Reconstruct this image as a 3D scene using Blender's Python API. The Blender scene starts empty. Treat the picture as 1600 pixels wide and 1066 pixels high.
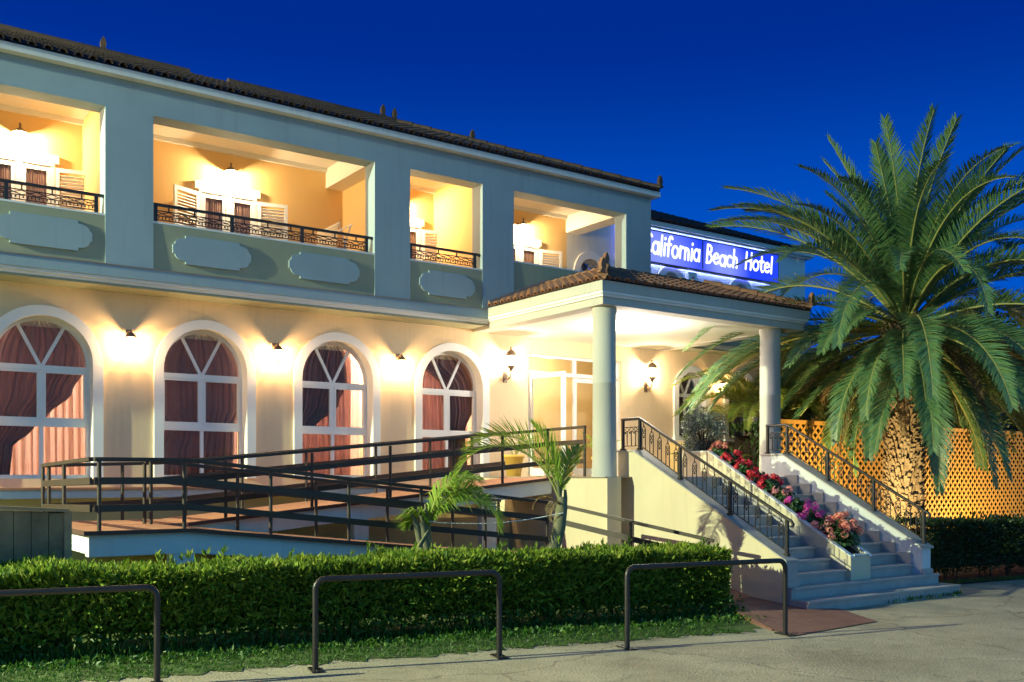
import bpy, bmesh, math, random
from math import sin, cos, tan, pi, radians, sqrt, atan, atan2
from mathutils import Vector, Matrix, Quaternion

SC = bpy.context.scene
COL = SC.collection
random.seed(7)

# ------------------------------------------------------------------ camera
G = -1.92            # ground level; the eye is at z = 0
HEAD = radians(35.41)
F = 1533.0 / 1600.0
cam = bpy.data.cameras.new('camera')
cam.sensor_width = 36
cam.lens = 36 * F
cam.shift_y = 0.1325
cam.clip_start = 0.1
cam.clip_end = 800
camo = bpy.data.objects.new('camera', cam)
COL.objects.link(camo)
camo.rotation_euler = (pi / 2, 0, -HEAD)
SC.camera = camo

# ------------------------------------------------------------------ world: deep blue dusk sky, brighter behind the camera
W = bpy.data.worlds.new('World')
SC.world = W
W.use_nodes = True
nt = W.node_tree
nt.nodes.clear()
wo = nt.nodes.new('ShaderNodeOutputWorld')
bg = nt.nodes.new('ShaderNodeBackground')
tc = nt.nodes.new('ShaderNodeTexCoord')
sep = nt.nodes.new('ShaderNodeSeparateXYZ')
nt.links.new(tc.outputs['Generated'], sep.inputs[0])
rmp = nt.nodes.new('ShaderNodeValToRGB')
rmp.color_ramp.interpolation = 'EASE'
els = rmp.color_ramp.elements
els[0].position = 0.0
els[0].color = (0.0, 0.092, 0.53, 1)
els[1].position = 1.0
els[1].color = (0.0, 0.008, 0.11, 1)
for p, c in ((0.2, (0.0, 0.062, 0.41, 1)), (0.42, (0.0, 0.018, 0.20, 1))):
    e = els.new(p)
    e.color = c
nt.links.new(sep.outputs['Z'], rmp.inputs['Fac'])
dot = nt.nodes.new('ShaderNodeVectorMath')
dot.operation = 'DOT_PRODUCT'
dot.inputs[1].default_value = (0.16, -0.98, 0.05)
nt.links.new(tc.outputs['Generated'], dot.inputs[0])
mr = nt.nodes.new('ShaderNodeMapRange')
mr.interpolation_type = 'SMOOTHSTEP'
mr.inputs['From Min'].default_value = 0.0
mr.inputs['From Max'].default_value = 1.0
nt.links.new(dot.outputs['Value'], mr.inputs['Value'])
mixc = nt.nodes.new('ShaderNodeMix')
mixc.data_type = 'RGBA'
mixc.blend_type = 'MIX'
nt.links.new(mr.outputs['Result'], mixc.inputs['Factor'])
nt.links.new(rmp.outputs['Color'], mixc.inputs[6])
mixc.inputs[7].default_value = (0.07, 0.29, 0.56, 1)
nt.links.new(mixc.outputs[2], bg.inputs['Color'])
bg.inputs['Strength'].default_value = 1.0
nt.links.new(bg.outputs[0], wo.inputs[0])

SC.view_settings.view_transform = 'Standard'
SC.view_settings.look = 'None'
SC.view_settings.exposure = 0.48
SC.view_settings.gamma = 1
SC.cycles.use_denoising = True
SC.cycles.use_light_tree = True
SC.cycles.max_bounces = 8
SC.cycles.diffuse_bounces = 4
SC.cycles.transparent_max_bounces = 16
SC.cycles.sample_clamp_indirect = 4.0
SC.cycles.caustics_reflective = False
SC.cycles.caustics_refractive = False

# lamp strengths (W)
P_STREET = 28500
P_LANTERN = 112
P_SCONCE = 100
P_PORCH = 225
P_BALC = 150
P_ROOM = 260
P_LOBBY = 85
P_UP = 1000
WARM = (1.0, 0.66, 0.33)
WARM2 = (1.0, 0.80, 0.55)


# ------------------------------------------------------------------ materials
def newmat(name):
    m = bpy.data.materials.new(name)
    m.use_nodes = True
    t = m.node_tree
    b = t.nodes['Principled BSDF']
    return m, t, b


def N(t, kind, **kw):
    n = t.nodes.new(kind)
    for k, v in kw.items():
        setattr(n, k, v)
    return n


def rgb(c):
    return (c[0], c[1], c[2], 1)


def surf(name, col, rough=0.7, var=0.12, scale=3.0, bump=0.15, bscale=60.0, col2=None, metal=0.0, detail=6, spec=0.5, streak=0):
    """A mottled surface: two tones mixed by noise, fine bump, optional vertical streaks of dirt."""
    m, t, b = newmat(name)
    co = N(t, 'ShaderNodeTexCoord')
    n1 = N(t, 'ShaderNodeTexNoise')
    n1.inputs['Scale'].default_value = scale
    n1.inputs['Detail'].default_value = detail
    n1.inputs['Roughness'].default_value = 0.65
    t.links.new(co.outputs['Object'], n1.inputs['Vector'])
    r = N(t, 'ShaderNodeMapRange')
    r.inputs['From Min'].default_value = 0.3
    r.inputs['From Max'].default_value = 0.7
    t.links.new(n1.outputs['Fac'], r.inputs['Value'])
    mx = N(t, 'ShaderNodeMix', data_type='RGBA')
    c2 = col2 if col2 else tuple(x * (1 - var) for x in col)
    mx.inputs[6].default_value = rgb(c2)
    mx.inputs[7].default_value = rgb(col)
    t.links.new(r.outputs['Result'], mx.inputs['Factor'])
    last = mx.outputs[2]
    if streak:
        mp = N(t, 'ShaderNodeMapping')
        mp.inputs['Scale'].default_value = (5, 5, 0.35)
        t.links.new(co.outputs['Object'], mp.inputs['Vector'])
        n3 = N(t, 'ShaderNodeTexNoise')
        n3.inputs['Scale'].default_value = 1.6
        n3.inputs['Detail'].default_value = 5
        t.links.new(mp.outputs[0], n3.inputs['Vector'])
        r3 = N(t, 'ShaderNodeMapRange')
        r3.inputs['From Min'].default_value = 0.55
        r3.inputs['From Max'].default_value = 0.85
        r3.inputs['To Max'].default_value = streak
        t.links.new(n3.outputs['Fac'], r3.inputs['Value'])
        m3 = N(t, 'ShaderNodeMix', data_type='RGBA')
        m3.inputs[7].default_value = rgb(tuple(x * 0.5 for x in col))
        t.links.new(r3.outputs['Result'], m3.inputs['Factor'])
        t.links.new(last, m3.inputs[6])
        last = m3.outputs[2]
    t.links.new(last, b.inputs['Base Color'])
    b.inputs['Roughness'].default_value = rough
    b.inputs['Metallic'].default_value = metal
    b.inputs['Specular IOR Level'].default_value = spec
    if bump:
        n2 = N(t, 'ShaderNodeTexNoise')
        n2.inputs['Scale'].default_value = bscale
        n2.inputs['Detail'].default_value = 4
        t.links.new(co.outputs['Object'], n2.inputs['Vector'])
        bp = N(t, 'ShaderNodeBump')
        bp.inputs['Strength'].default_value = bump
        bp.inputs['Distance'].default_value = 0.01
        t.links.new(n2.outputs['Fac'], bp.inputs['Height'])
        t.links.new(bp.outputs[0], b.inputs['Normal'])
    return m


def leafmat(name, cols, rough=0.45, trans=0.25, spec=0.5):
    """Foliage: one tone per leaf, picked at random from the list; light passes through a little."""
    m, t, b = newmat(name)
    g = N(t, 'ShaderNodeNewGeometry')
    r = N(t, 'ShaderNodeValToRGB')
    e = r.color_ramp.elements
    e[0].position = 0
    e[0].color = rgb(cols[0])
    e[1].position = 1
    e[1].color = rgb(cols[-1])
    for i, c in enumerate(cols[1:-1]):
        x = e.new((i + 1) / (len(cols) - 1))
        x.color = rgb(c)
    t.links.new(g.outputs['Random Per Island'], r.inputs['Fac'])
    t.links.new(r.outputs['Color'], b.inputs['Base Color'])
    b.inputs['Roughness'].default_value = rough
    b.inputs['Specular IOR Level'].default_value = spec
    tr = N(t, 'ShaderNodeBsdfTranslucent')
    t.links.new(r.outputs['Color'], tr.inputs['Color'])
    ms = N(t, 'ShaderNodeMixShader')
    ms.inputs[0].default_value = trans
    t.links.new(b.outputs[0], ms.inputs[1])
    t.links.new(tr.outputs[0], ms.inputs[2])
    t.links.new(ms.outputs[0], t.nodes['Material Output'].inputs[0])
    return m


def cloth(name, col, trans, dark=0.6):
    m, t, b = newmat(name)
    co = N(t, 'ShaderNodeTexCoord')
    n1 = N(t, 'ShaderNodeTexNoise')
    n1.inputs['Scale'].default_value = 2.5
    t.links.new(co.outputs['Object'], n1.inputs['Vector'])
    mx = N(t, 'ShaderNodeMix', data_type='RGBA')
    mx.inputs[6].default_value = rgb(tuple(x * dark for x in col))
    mx.inputs[7].default_value = rgb(col)
    t.links.new(n1.outputs['Fac'], mx.inputs['Factor'])
    t.links.new(mx.outputs[2], b.inputs['Base Color'])
    b.inputs['Roughness'].default_value = 0.85
    tr = N(t, 'ShaderNodeBsdfTranslucent')
    t.links.new(mx.outputs[2], tr.inputs['Color'])
    ms = N(t, 'ShaderNodeMixShader')
    ms.inputs[0].default_value = trans
    t.links.new(b.outputs[0], ms.inputs[1])
    t.links.new(tr.outputs[0], ms.inputs[2])
    t.links.new(ms.outputs[0], t.nodes['Material Output'].inputs[0])
    return m


def glassmat(name, tint=(1, 1, 1), gloss=0.12):
    m, t, b = newmat(name)
    t.nodes.remove(b)
    tr = N(t, 'ShaderNodeBsdfTransparent')
    tr.inputs[0].default_value = rgb(tint)
    gl = N(t, 'ShaderNodeBsdfGlossy')
    gl.inputs['Roughness'].default_value = 0.03
    fr = N(t, 'ShaderNodeFresnel')
    fr.inputs['IOR'].default_value = 1.5
    ad = N(t, 'ShaderNodeMath', operation='MULTIPLY')
    ad.inputs[1].default_value = gloss * 8
    t.links.new(fr.outputs[0], ad.inputs[0])
    ms = N(t, 'ShaderNodeMixShader')
    t.links.new(ad.outputs[0], ms.inputs[0])
    t.links.new(tr.outputs[0], ms.inputs[1])
    t.links.new(gl.outputs[0], ms.inputs[2])
    t.links.new(ms.outputs[0], t.nodes['Material Output'].inputs[0])
    return m


def glow(name, col, strength):
    m, t, b = newmat(name)
    b.inputs['Base Color'].default_value = rgb(col)
    b.inputs['Emission Color'].default_value = rgb(col)
    b.inputs['Emission Strength'].default_value = strength
    return m


M = {}
M['cream'] = surf('cream_plaster', (0.84, 0.63, 0.39), 0.85, 0.13, 0.8, 0.3, 90, streak=0.3)
M['cream2'] = surf('pale_cream_plaster', (0.72, 0.62, 0.43), 0.85, 0.13, 0.8, 0.3, 90, streak=0.25)
M['white'] = surf('white_plaster', (0.70, 0.71, 0.70), 0.85, 0.13, 0.7, 0.3, 90, streak=0.32)
M['pier'] = surf('pale_blue_grey_plaster', (0.29, 0.385, 0.44), 0.85, 0.13, 0.7, 0.3, 90, streak=0.32)
M['porch'] = surf('grey_cream_plaster', (0.52, 0.51, 0.46), 0.85, 0.13, 0.9, 0.3, 90, streak=0.3)
M['parapet'] = surf('beige_plaster', (0.34, 0.35, 0.24), 0.85, 0.10, 1.2, 0.25, 90, streak=0.15)
M['orange'] = surf('orange_plaster', (0.80, 0.53, 0.22), 0.85, 0.06, 1.0, 0.2, 80)
M['ceiling'] = surf('ceiling_paint', (0.82, 0.79, 0.71), 0.8, 0.07, 0.8, 0.1, 40)
M['trim'] = surf('white_paint', (0.80, 0.79, 0.76), 0.45, 0.05, 2, 0.03, 60)
M['coping'] = surf('coping_stone', (0.34, 0.26, 0.22), 0.7, 0.2, 4, 0.2, 60)
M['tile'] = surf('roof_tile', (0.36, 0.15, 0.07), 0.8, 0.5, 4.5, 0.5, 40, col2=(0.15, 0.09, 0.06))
M['tile_dark'] = surf('dark_roof_tile', (0.085, 0.048, 0.032), 0.85, 0.5, 4.5, 0.5, 40, col2=(0.03, 0.022, 0.018))  # mottled like the porch roof tile, in a much darker tone
M['marble'] = surf('marble', (0.48, 0.44, 0.40), 0.5, 0.25, 3.5, 0.12, 30, streak=0.35)
M['iron'] = surf('dark_iron', (0.022, 0.017, 0.015), 0.45, 0.3, 8, 0.1, 80)
M['rail'] = surf('brown_painted_steel', (0.055, 0.034, 0.022), 0.5, 0.3, 5, 0.1, 60)
M['pipe'] = surf('black_painted_pipe', (0.025, 0.02, 0.019), 0.4, 0.35, 8, 0.15, 50)
M['deck'] = surf('terracotta_deck', (0.50, 0.21, 0.12), 0.75, 0.2, 5, 0.3, 70)
M['deck_edge'] = surf('dark_deck_edge', (0.10, 0.045, 0.035), 0.7, 0.2, 6, 0.2, 50)
M['path'] = surf('red_path', (0.26, 0.115, 0.085), 0.8, 0.35, 5, 0.6, 55)
M['planks'] = surf('old_planks', (0.32, 0.21, 0.11), 0.75, 0.5, 4, 0.4, 30, streak=0.6)
M['plankcap'] = surf('plank_cap', (0.42, 0.26, 0.14), 0.7, 0.3, 5, 0.3, 30)
M['lattice'] = surf('lattice_wood', (0.56, 0.28, 0.05), 0.6, 0.25, 4, 0.3, 40)
M['bark'] = surf('palm_bark', (0.20, 0.145, 0.085), 0.9, 0.5, 9, 0.8, 30)
M['bark2'] = surf('young_palm_bark', (0.24, 0.20, 0.12), 0.85, 0.5, 8, 0.6, 30, col2=(0.10, 0.12, 0.06))
M['twig'] = surf('twig', (0.09, 0.055, 0.03), 0.9, 0.4, 8, 0.3, 40)
M['soil'] = surf('soil', (0.035, 0.027, 0.02), 0.95, 0.5, 5, 0.8, 20)
M['yellow'] = surf('yellow_clay', (0.72, 0.45, 0.08), 0.6, 0.15, 5, 0.1, 40)
M['plastic'] = surf('pale_plastic', (0.75, 0.62, 0.40), 0.4, 0.08, 3, 0.02, 40)
M['white_plastic'] = surf('white_plastic', (0.78, 0.78, 0.78), 0.4, 0.05, 3, 0.02, 40)
M['tan_tile'] = surf('tan_tile', (0.55, 0.36, 0.16), 0.4, 0.15, 3, 0.05, 40)
M['sconce'] = surf('bronze', (0.22, 0.15, 0.10), 0.45, 0.3, 20, 0.2, 80, metal=0.3)
M['lobby'] = surf('lobby_wall', (0.62, 0.50, 0.30), 0.8, 0.06, 1, 0.05, 40)
M['room'] = surf('room_wall', (0.62, 0.44, 0.28), 0.8, 0.1, 1, 0.05, 40)
M['drape'] = cloth('brown_drape', (0.34, 0.215, 0.20), 0.32)
M['sheer'] = cloth('pink_sheer', (0.82, 0.57, 0.49), 0.6, 0.8)
M['pinkcur'] = cloth('pink_curtain', (0.68, 0.43, 0.37), 0.45)
M['lace'] = cloth('lace_pelmet', (0.75, 0.66, 0.5), 0.4)
M['glass'] = glassmat('window_glass', (0.95, 0.96, 0.96), 0.08)
M['lampglass'] = glassmat('lamp_glass', (1, 0.97, 0.9), 0.05)
_t = M['lampglass'].node_tree          # frosted glass that glows while the lamp is on
_em = N(_t, 'ShaderNodeEmission')
_em.inputs[0].default_value = (1.0, 0.80, 0.50, 1)
_em.inputs[1].default_value = 5.0
_mx = N(_t, 'ShaderNodeMixShader')
_mx.inputs[0].default_value = 0.3
_src = _t.nodes['Material Output'].inputs[0].links[0].from_socket
_t.links.new(_src, _mx.inputs[1])
_t.links.new(_em.outputs[0], _mx.inputs[2])
_t.links.new(_mx.outputs[0], _t.nodes['Material Output'].inputs[0])
M['bulb'] = glow('lit_bulb', (1.0, 0.78, 0.48), 60)
M['dome'] = glow('lit_dome', (1.0, 0.9, 0.72), 25)
M['streethead'] = glow('street_lamp_lens', (0.86, 1.0, 0.66), 40)
M['palmleaf'] = leafmat('palm_leaflet', [(0.06, 0.16, 0.07), (0.10, 0.22, 0.08), (0.17, 0.26, 0.08), (0.08, 0.20, 0.12)], 0.38, 0.2, 0.55)
M['deadleaf'] = leafmat('dead_palm_leaflet', [(0.24, 0.16, 0.06), (0.16, 0.10, 0.045), (0.32, 0.22, 0.09)], 0.7, 0.25)
M['youngleaf'] = leafmat('young_palm_leaflet', [(0.30, 0.46, 0.05), (0.20, 0.34, 0.05), (0.42, 0.50, 0.08)], 0.5, 0.4, 0.3)
M['rachis'] = surf('palm_rachis', (0.30, 0.30, 0.09), 0.5, 0.2, 5, 0.1, 30)
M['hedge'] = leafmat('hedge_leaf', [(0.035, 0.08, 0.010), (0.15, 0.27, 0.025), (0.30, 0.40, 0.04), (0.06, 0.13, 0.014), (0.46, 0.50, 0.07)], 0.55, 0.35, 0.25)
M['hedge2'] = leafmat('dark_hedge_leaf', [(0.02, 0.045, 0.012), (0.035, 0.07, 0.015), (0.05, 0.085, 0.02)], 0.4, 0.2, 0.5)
M['tree'] = leafmat('tree_leaf', [(0.03, 0.06, 0.02), (0.05, 0.085, 0.02), (0.085, 0.10, 0.025), (0.03, 0.055, 0.03)], 0.45, 0.25)
M['greyleaf'] = leafmat('grey_leaf', [(0.07, 0.10, 0.07), (0.12, 0.15, 0.12), (0.19, 0.22, 0.19), (0.05, 0.08, 0.05)], 0.4, 0.2)
M['fernleaf'] = leafmat('fern_leaf', [(0.22, 0.27, 0.03), (0.14, 0.22, 0.03), (0.3, 0.28, 0.04)], 0.5, 0.4)
M['geranium'] = leafmat('geranium_leaf', [(0.03, 0.09, 0.025), (0.05, 0.13, 0.03), (0.07, 0.15, 0.04)], 0.55, 0.2)
M['weed'] = leafmat('weed_leaf', [(0.03, 0.10, 0.01), (0.05, 0.16, 0.015), (0.10, 0.19, 0.02), (0.03, 0.08, 0.012)], 0.5, 0.3)
M['pet_coral'] = leafmat('coral_petal', [(0.88, 0.28, 0.18), (0.92, 0.42, 0.30), (0.85, 0.22, 0.15)], 0.6, 0.25)
M['pet_red'] = leafmat('red_petal', [(0.72, 0.025, 0.05), (0.85, 0.05, 0.07), (0.6, 0.02, 0.05)], 0.6, 0.2)
M['pet_magenta'] = leafmat('magenta_petal', [(0.78, 0.06, 0.42), (0.88, 0.12, 0.52), (0.65, 0.04, 0.3)], 0.6, 0.25)
M['pet_pink'] = leafmat('pink_petal', [(0.80, 0.30, 0.28), (0.85, 0.40, 0.36), (0.75, 0.22, 0.24)], 0.6, 0.25)
M['halo'] = glow('blue_white_tube', (0.42, 0.55, 1.0), 26)
M['signletter'] = glow('sign_letter', (1, 1, 1), 1.0)


def asphalt():
    m, t, b = newmat('worn_concrete_road')
    co = N(t, 'ShaderNodeTexCoord')
    n1 = N(t, 'ShaderNodeTexNoise')
    n1.inputs['Scale'].default_value = 0.55
    n1.inputs['Detail'].default_value = 9
    n1.inputs['Roughness'].default_value = 0.7
    t.links.new(co.outputs['Object'], n1.inputs['Vector'])
    r1 = N(t, 'ShaderNodeValToRGB')
    e = r1.color_ramp.elements
    e[0].position = 0.32
    e[0].color = (0.28, 0.235, 0.155, 1)
    e[1].position = 0.68
    e[1].color = (0.56, 0.475, 0.325, 1)
    t.links.new(n1.outputs['Fac'], r1.inputs['Fac'])
    n2 = N(t, 'ShaderNodeTexNoise')
    n2.inputs['Scale'].default_value = 38
    n2.inputs['Detail'].default_value = 5
    t.links.new(co.outputs['Object'], n2.inputs['Vector'])
    r2 = N(t, 'ShaderNodeMapRange')
    r2.inputs['From Min'].default_value = 0.3
    r2.inputs['From Max'].default_value = 0.7
    r2.inputs['To Min'].default_value = 0.7
    r2.inputs['To Max'].default_value = 1.15
    t.links.new(n2.outputs['Fac'], r2.inputs['Value'])
    mu = N(t, 'ShaderNodeMix', data_type='RGBA', blend_type='MULTIPLY')
    mu.inputs['Factor'].default_value = 1
    t.links.new(r1.outputs['Color'], mu.inputs[6])
    t.links.new(r2.outputs['Result'], mu.inputs[7])
    # cracks: thin lines where a warped voronoi edge distance is small
    nw = N(t, 'ShaderNodeTexNoise')
    nw.inputs['Scale'].default_value = 1.3
    nw.inputs['Detail'].default_value = 6
    t.links.new(co.outputs['Object'], nw.inputs['Vector'])
    va = N(t, 'ShaderNodeVectorMath', operation='MULTIPLY_ADD')
    va.inputs[1].default_value = (0.9, 0.9, 0)
    t.links.new(nw.outputs['Color'], va.inputs[0])
    t.links.new(co.outputs['Object'], va.inputs[2])
    vo = N(t, 'ShaderNodeTexVoronoi', feature='DISTANCE_TO_EDGE')
    vo.inputs['Scale'].default_value = 0.33
    t.links.new(va.outputs[0], vo.inputs['Vector'])
    rc = N(t, 'ShaderNodeMapRange')
    rc.inputs['From Min'].default_value = 0.0
    rc.inputs['From Max'].default_value = 0.008
    rc.inputs['To Min'].default_value = 0.55
    rc.inputs['To Max'].default_value = 1.0
    t.links.new(vo.outputs['Distance'], rc.inputs['Value'])
    m2 = N(t, 'ShaderNodeMix', data_type='RGBA', blend_type='MULTIPLY')
    m2.inputs['Factor'].default_value = 1
    t.links.new(mu.outputs[2], m2.inputs[6])
    t.links.new(rc.outputs['Result'], m2.inputs[7])
    t.links.new(m2.outputs[2], b.inputs['Base Color'])
    ns = N(t, 'ShaderNodeTexNoise')
    ns.inputs['Scale'].default_value = 1.1
    ns.inputs['Detail'].default_value = 7
    ns.inputs['Roughness'].default_value = 0.75
    ns.inputs['Distortion'].default_value = 0.6
    t.links.new(co.outputs['Object'], ns.inputs['Vector'])
    rs = N(t, 'ShaderNodeMapRange')
    rs.inputs['From Min'].default_value = 0.56
    rs.inputs['From Max'].default_value = 0.72
    rs.inputs['To Min'].default_value = 1.0
    rs.inputs['To Max'].default_value = 0.42
    t.links.new(ns.outputs['Fac'], rs.inputs['Value'])
    m4 = N(t, 'ShaderNodeMix', data_type='RGBA', blend_type='MULTIPLY')
    m4.inputs['Factor'].default_value = 1
    t.links.new(m2.outputs[2], m4.inputs[6])
    t.links.new(rs.outputs['Result'], m4.inputs[7])
    t.links.new(m4.outputs[2], b.inputs['Base Color'])
    b.inputs['Roughness'].default_value = 0.85
    bp = N(t, 'ShaderNodeBump')
    bp.inputs['Strength'].default_value = 0.6
    bp.inputs['Distance'].default_value = 0.02
    ad = N(t, 'ShaderNodeMath', operation='ADD')
    t.links.new(n2.outputs['Fac'], ad.inputs[0])
    t.links.new(n1.outputs['Fac'], ad.inputs[1])
    t.links.new(ad.outputs[0], bp.inputs['Height'])
    t.links.new(bp.outputs[0], b.inputs['Normal'])
    return m


M['road'] = asphalt()
M['moss'] = surf('mossy_ground', (0.10, 0.17, 0.025), 0.95, 0.4, 4.5, 0.8, 35, col2=(0.05, 0.055, 0.022))


def signmat():
    """Backlit sign face: a blue sheet with two paler rounded fields, as printed on it."""
    m, t, b = newmat('sign_face')
    co = N(t, 'ShaderNodeTexCoord')
    sp = N(t, 'ShaderNodeSeparateXYZ')
    t.links.new(co.outputs['Object'], sp.inputs[0])

    def field(cx, cz, r, soft):
        d = N(t, 'ShaderNodeVectorMath', operation='DISTANCE')
        cb = N(t, 'ShaderNodeCombineXYZ')
        t.links.new(sp.outputs['X'], cb.inputs[0])
        t.links.new(sp.outputs['Z'], cb.inputs[2])
        t.links.new(cb.outputs[0], d.inputs[0])
        d.inputs[1].default_value = (cx, 0, cz)
        k = N(t, 'ShaderNodeMapRange')
        k.inputs['From Min'].default_value = r
        k.inputs['From Max'].default_value = r - soft
        t.links.new(d.outputs['Value'], k.inputs['Value'])
        return k.outputs['Result']

    f1 = field(1.1, -0.5, 1.75, 1.3)
    f2 = field(3.55, -0.25, 1.0, 0.75)
    mx = N(t, 'ShaderNodeMath', operation='MAXIMUM')
    t.links.new(f1, mx.inputs[0])
    t.links.new(f2, mx.inputs[1])
    c = N(t, 'ShaderNodeMix', data_type='RGBA')
    c.inputs[6].default_value = (0.012, 0.035, 0.62, 1)
    c.inputs[7].default_value = (0.20, 0.23, 0.85, 1)
    t.links.new(mx.outputs[0], c.inputs['Factor'])
    t.links.new(c.outputs[2], b.inputs['Base Color'])
    t.links.new(c.outputs[2], b.inputs['Emission Color'])
    b.inputs['Emission Strength'].default_value = 0.85
    b.inputs['Roughness'].default_value = 0.3
    return m


M['sign'] = signmat()


# ------------------------------------------------------------------ object helpers
ORIGIN = {}


def tag(o, label=None, cat=None, group=None, kind=None):
    if label:
        o['label'] = label
    if cat:
        o['category'] = cat
    if group:
        o['group'] = group
    if kind:
        o['kind'] = kind
    return o


def thing(name, label, cat, loc=(0, 0, 0), rz=0.0, group=None):
    o = bpy.data.objects.new(name, None)
    o.empty_display_size = 0.2
    COL.objects.link(o)
    o.location = loc
    o.rotation_euler = (0, 0, rz)
    ORIGIN[o.name] = Vector(loc)
    return tag(o, label, cat, group)


def copy_tree(o, parent=None):
    c = o.copy()
    COL.objects.link(c)
    c.parent = parent
    for ch in list(o.children):
        copy_tree(ch, c)
    return c


class MB:
    """Collects verts and faces and links them as one mesh object."""

    def __init__(s):
        s.v = []
        s.f = []
        s.m = []
        s.sm = []

    def face(s, pts, mi=0, smooth=False):
        k = len(s.v)
        s.v += [tuple(p) for p in pts]
        s.f.append(tuple(range(k, k + len(pts))))
        s.m.append(mi)
        s.sm.append(smooth)

    def add(s, vs, fs, mi=0, smooth=False):
        k = len(s.v)
        s.v += [tuple(p) for p in vs]
        for f in fs:
            s.f.append(tuple(i + k for i in f))
            s.m.append(mi)
            s.sm.append(smooth)

    def box(s, x0, x1, y0, y1, z0, z1, mi=0):
        vs = [(x0, y0, z0), (x1, y0, z0), (x1, y1, z0), (x0, y1, z0), (x0, y0, z1), (x1, y0, z1), (x1, y1, z1), (x0, y1, z1)]
        s.add(vs, [(0, 3, 2, 1), (4, 5, 6, 7), (0, 1, 5, 4), (1, 2, 6, 5), (2, 3, 7, 6), (3, 0, 4, 7)], mi)

    def bar(s, p0, p1, w, h, mi=0, up=(0, 0, 1)):
        p0, p1 = Vector(p0), Vector(p1)
        d = (p1 - p0).normalized()
        u = Vector(up)
        if abs(d.dot(u)) > 0.99:
            u = Vector((0, 1, 0))
        a = d.cross(u).normalized() * (w / 2)
        c = a.cross(d).normalized() * (h / 2)
        vs = [p0 - a - c, p0 + a - c, p0 + a + c, p0 - a + c, p1 - a - c, p1 + a - c, p1 + a + c, p1 - a + c]
        s.add(vs, [(0, 1, 2, 3), (7, 6, 5, 4), (0, 4, 5, 1), (1, 5, 6, 2), (2, 6, 7, 3), (3, 7, 4, 0)], mi)

    def tube(s, pts, r, n=8, mi=0, cap=True):
        pts = [Vector(p) for p in pts]
        rs = r if isinstance(r, (list, tuple)) else [r] * len(pts)
        rings = []
        prev = None
        for i, p in enumerate(pts):
            if i == 0:
                d = pts[1] - pts[0]
            elif i == len(pts) - 1:
                d = pts[-1] - pts[-2]
            else:
                d = (pts[i + 1] - p).normalized() + (p - pts[i - 1]).normalized()
            d.normalize()
            if prev is None:
                u = Vector((0, 0, 1)) if abs(d.z) < 0.9 else Vector((1, 0, 0))
                a = d.cross(u).normalized()
            else:
                a = (prev - d * prev.dot(d)).normalized()
            prev = a
            b = d.cross(a)
            rings.append([p + (a * cos(2 * pi * k / n) + b * sin(2 * pi * k / n)) * rs[i] for k in range(n)])
        vs = [v for rg in rings for v in rg]
        fs = []
        for i in range(len(pts) - 1):
            for k in range(n):
                fs.append((i * n + k, i * n + (k + 1) % n, (i + 1) * n + (k + 1) % n, (i + 1) * n + k))
        s.add(vs, fs, mi, True)
        if cap:
            s.face(list(reversed(rings[0])), mi)
            s.face(rings[-1], mi)

    def lathe(s, prof, c=(0, 0, 0), n=20, mi=0, smooth=True):
        """prof: list of (r, z)."""
        vs = []
        for r, z in prof:
            for k in range(n):
                vs.append((c[0] + r * cos(2 * pi * k / n), c[1] + r * sin(2 * pi * k / n), c[2] + z))
        fs = []
        for i in range(len(prof) - 1):
            for k in range(n):
                fs.append((i * n + k, i * n + (k + 1) % n, (i + 1) * n + (k + 1) % n, (i + 1) * n + k))
        s.add(vs, fs, mi, smooth)

    def sphere(s, c, r, n=10, m=6, mi=0, sz=1.0):
        s.lathe([(max(1e-4, r * sin(pi * i / m)), -r * sz * cos(pi * i / m)) for i in range(m + 1)], c, n, mi)

    def prism(s, poly, axis, a0, a1, mi=0):
        """Extrudes a 2D polygon along an axis: 'x' takes (y,z), 'y' takes (x,z), 'z' takes (x,y)."""
        def P(q, a):
            return {'x': (a, q[0], q[1]), 'y': (q[0], a, q[1]), 'z': (q[0], q[1], a)}[axis]
        n = len(poly)
        vs = [P(q, a0) for q in poly] + [P(q, a1) for q in poly]
        fs = [tuple(range(n)), tuple(reversed(range(n, 2 * n)))]
        for i in range(n):
            j = (i + 1) % n
            fs.append((i, i + n, j + n, j))
        s.add(vs, fs, mi)

    def build(s, name, mats, parent=None, bevel=0.0, fixnormals=False):
        me = bpy.data.meshes.new(name)
        off = Vector((0, 0, 0))
        if parent is not None:
            off = ORIGIN.get(parent.name, off)
        me.from_pydata([tuple(Vector(v) - off) for v in s.v], [], s.f)
        if not isinstance(mats, (list, tuple)):
            mats = [mats]
        for mm in mats:
            me.materials.append(mm)
        me.polygons.foreach_set('material_index', s.m)
        me.polygons.foreach_set('use_smooth', s.sm)
        if fixnormals:
            bm = bmesh.new()
            bm.from_mesh(me)
            bmesh.ops.recalc_face_normals(bm, faces=bm.faces)
            bm.to_mesh(me)
            bm.free()
        me.update()
        o = bpy.data.objects.new(name, me)
        COL.objects.link(o)
        if parent is not None:
            o.parent = parent
            ORIGIN[o.name] = off
        if bevel:
            b = o.modifiers.new('bevel', 'BEVEL')
            b.width = bevel
            b.segments = 2
            b.limit_method = 'ANGLE'
        return o


def point(name, loc, power, col, radius=0.05, parent=None, shadow=True):
    l = bpy.data.lights.new(name, 'POINT')
    l.energy = power
    l.color = col
    l.shadow_soft_size = radius
    o = bpy.data.objects.new(name, l)
    COL.objects.link(o)
    off = Vector((0, 0, 0))
    if parent is not None:
        o.parent = parent
        off = ORIGIN.get(parent.name, off)
    o.location = Vector(loc) - off
    return o


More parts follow.
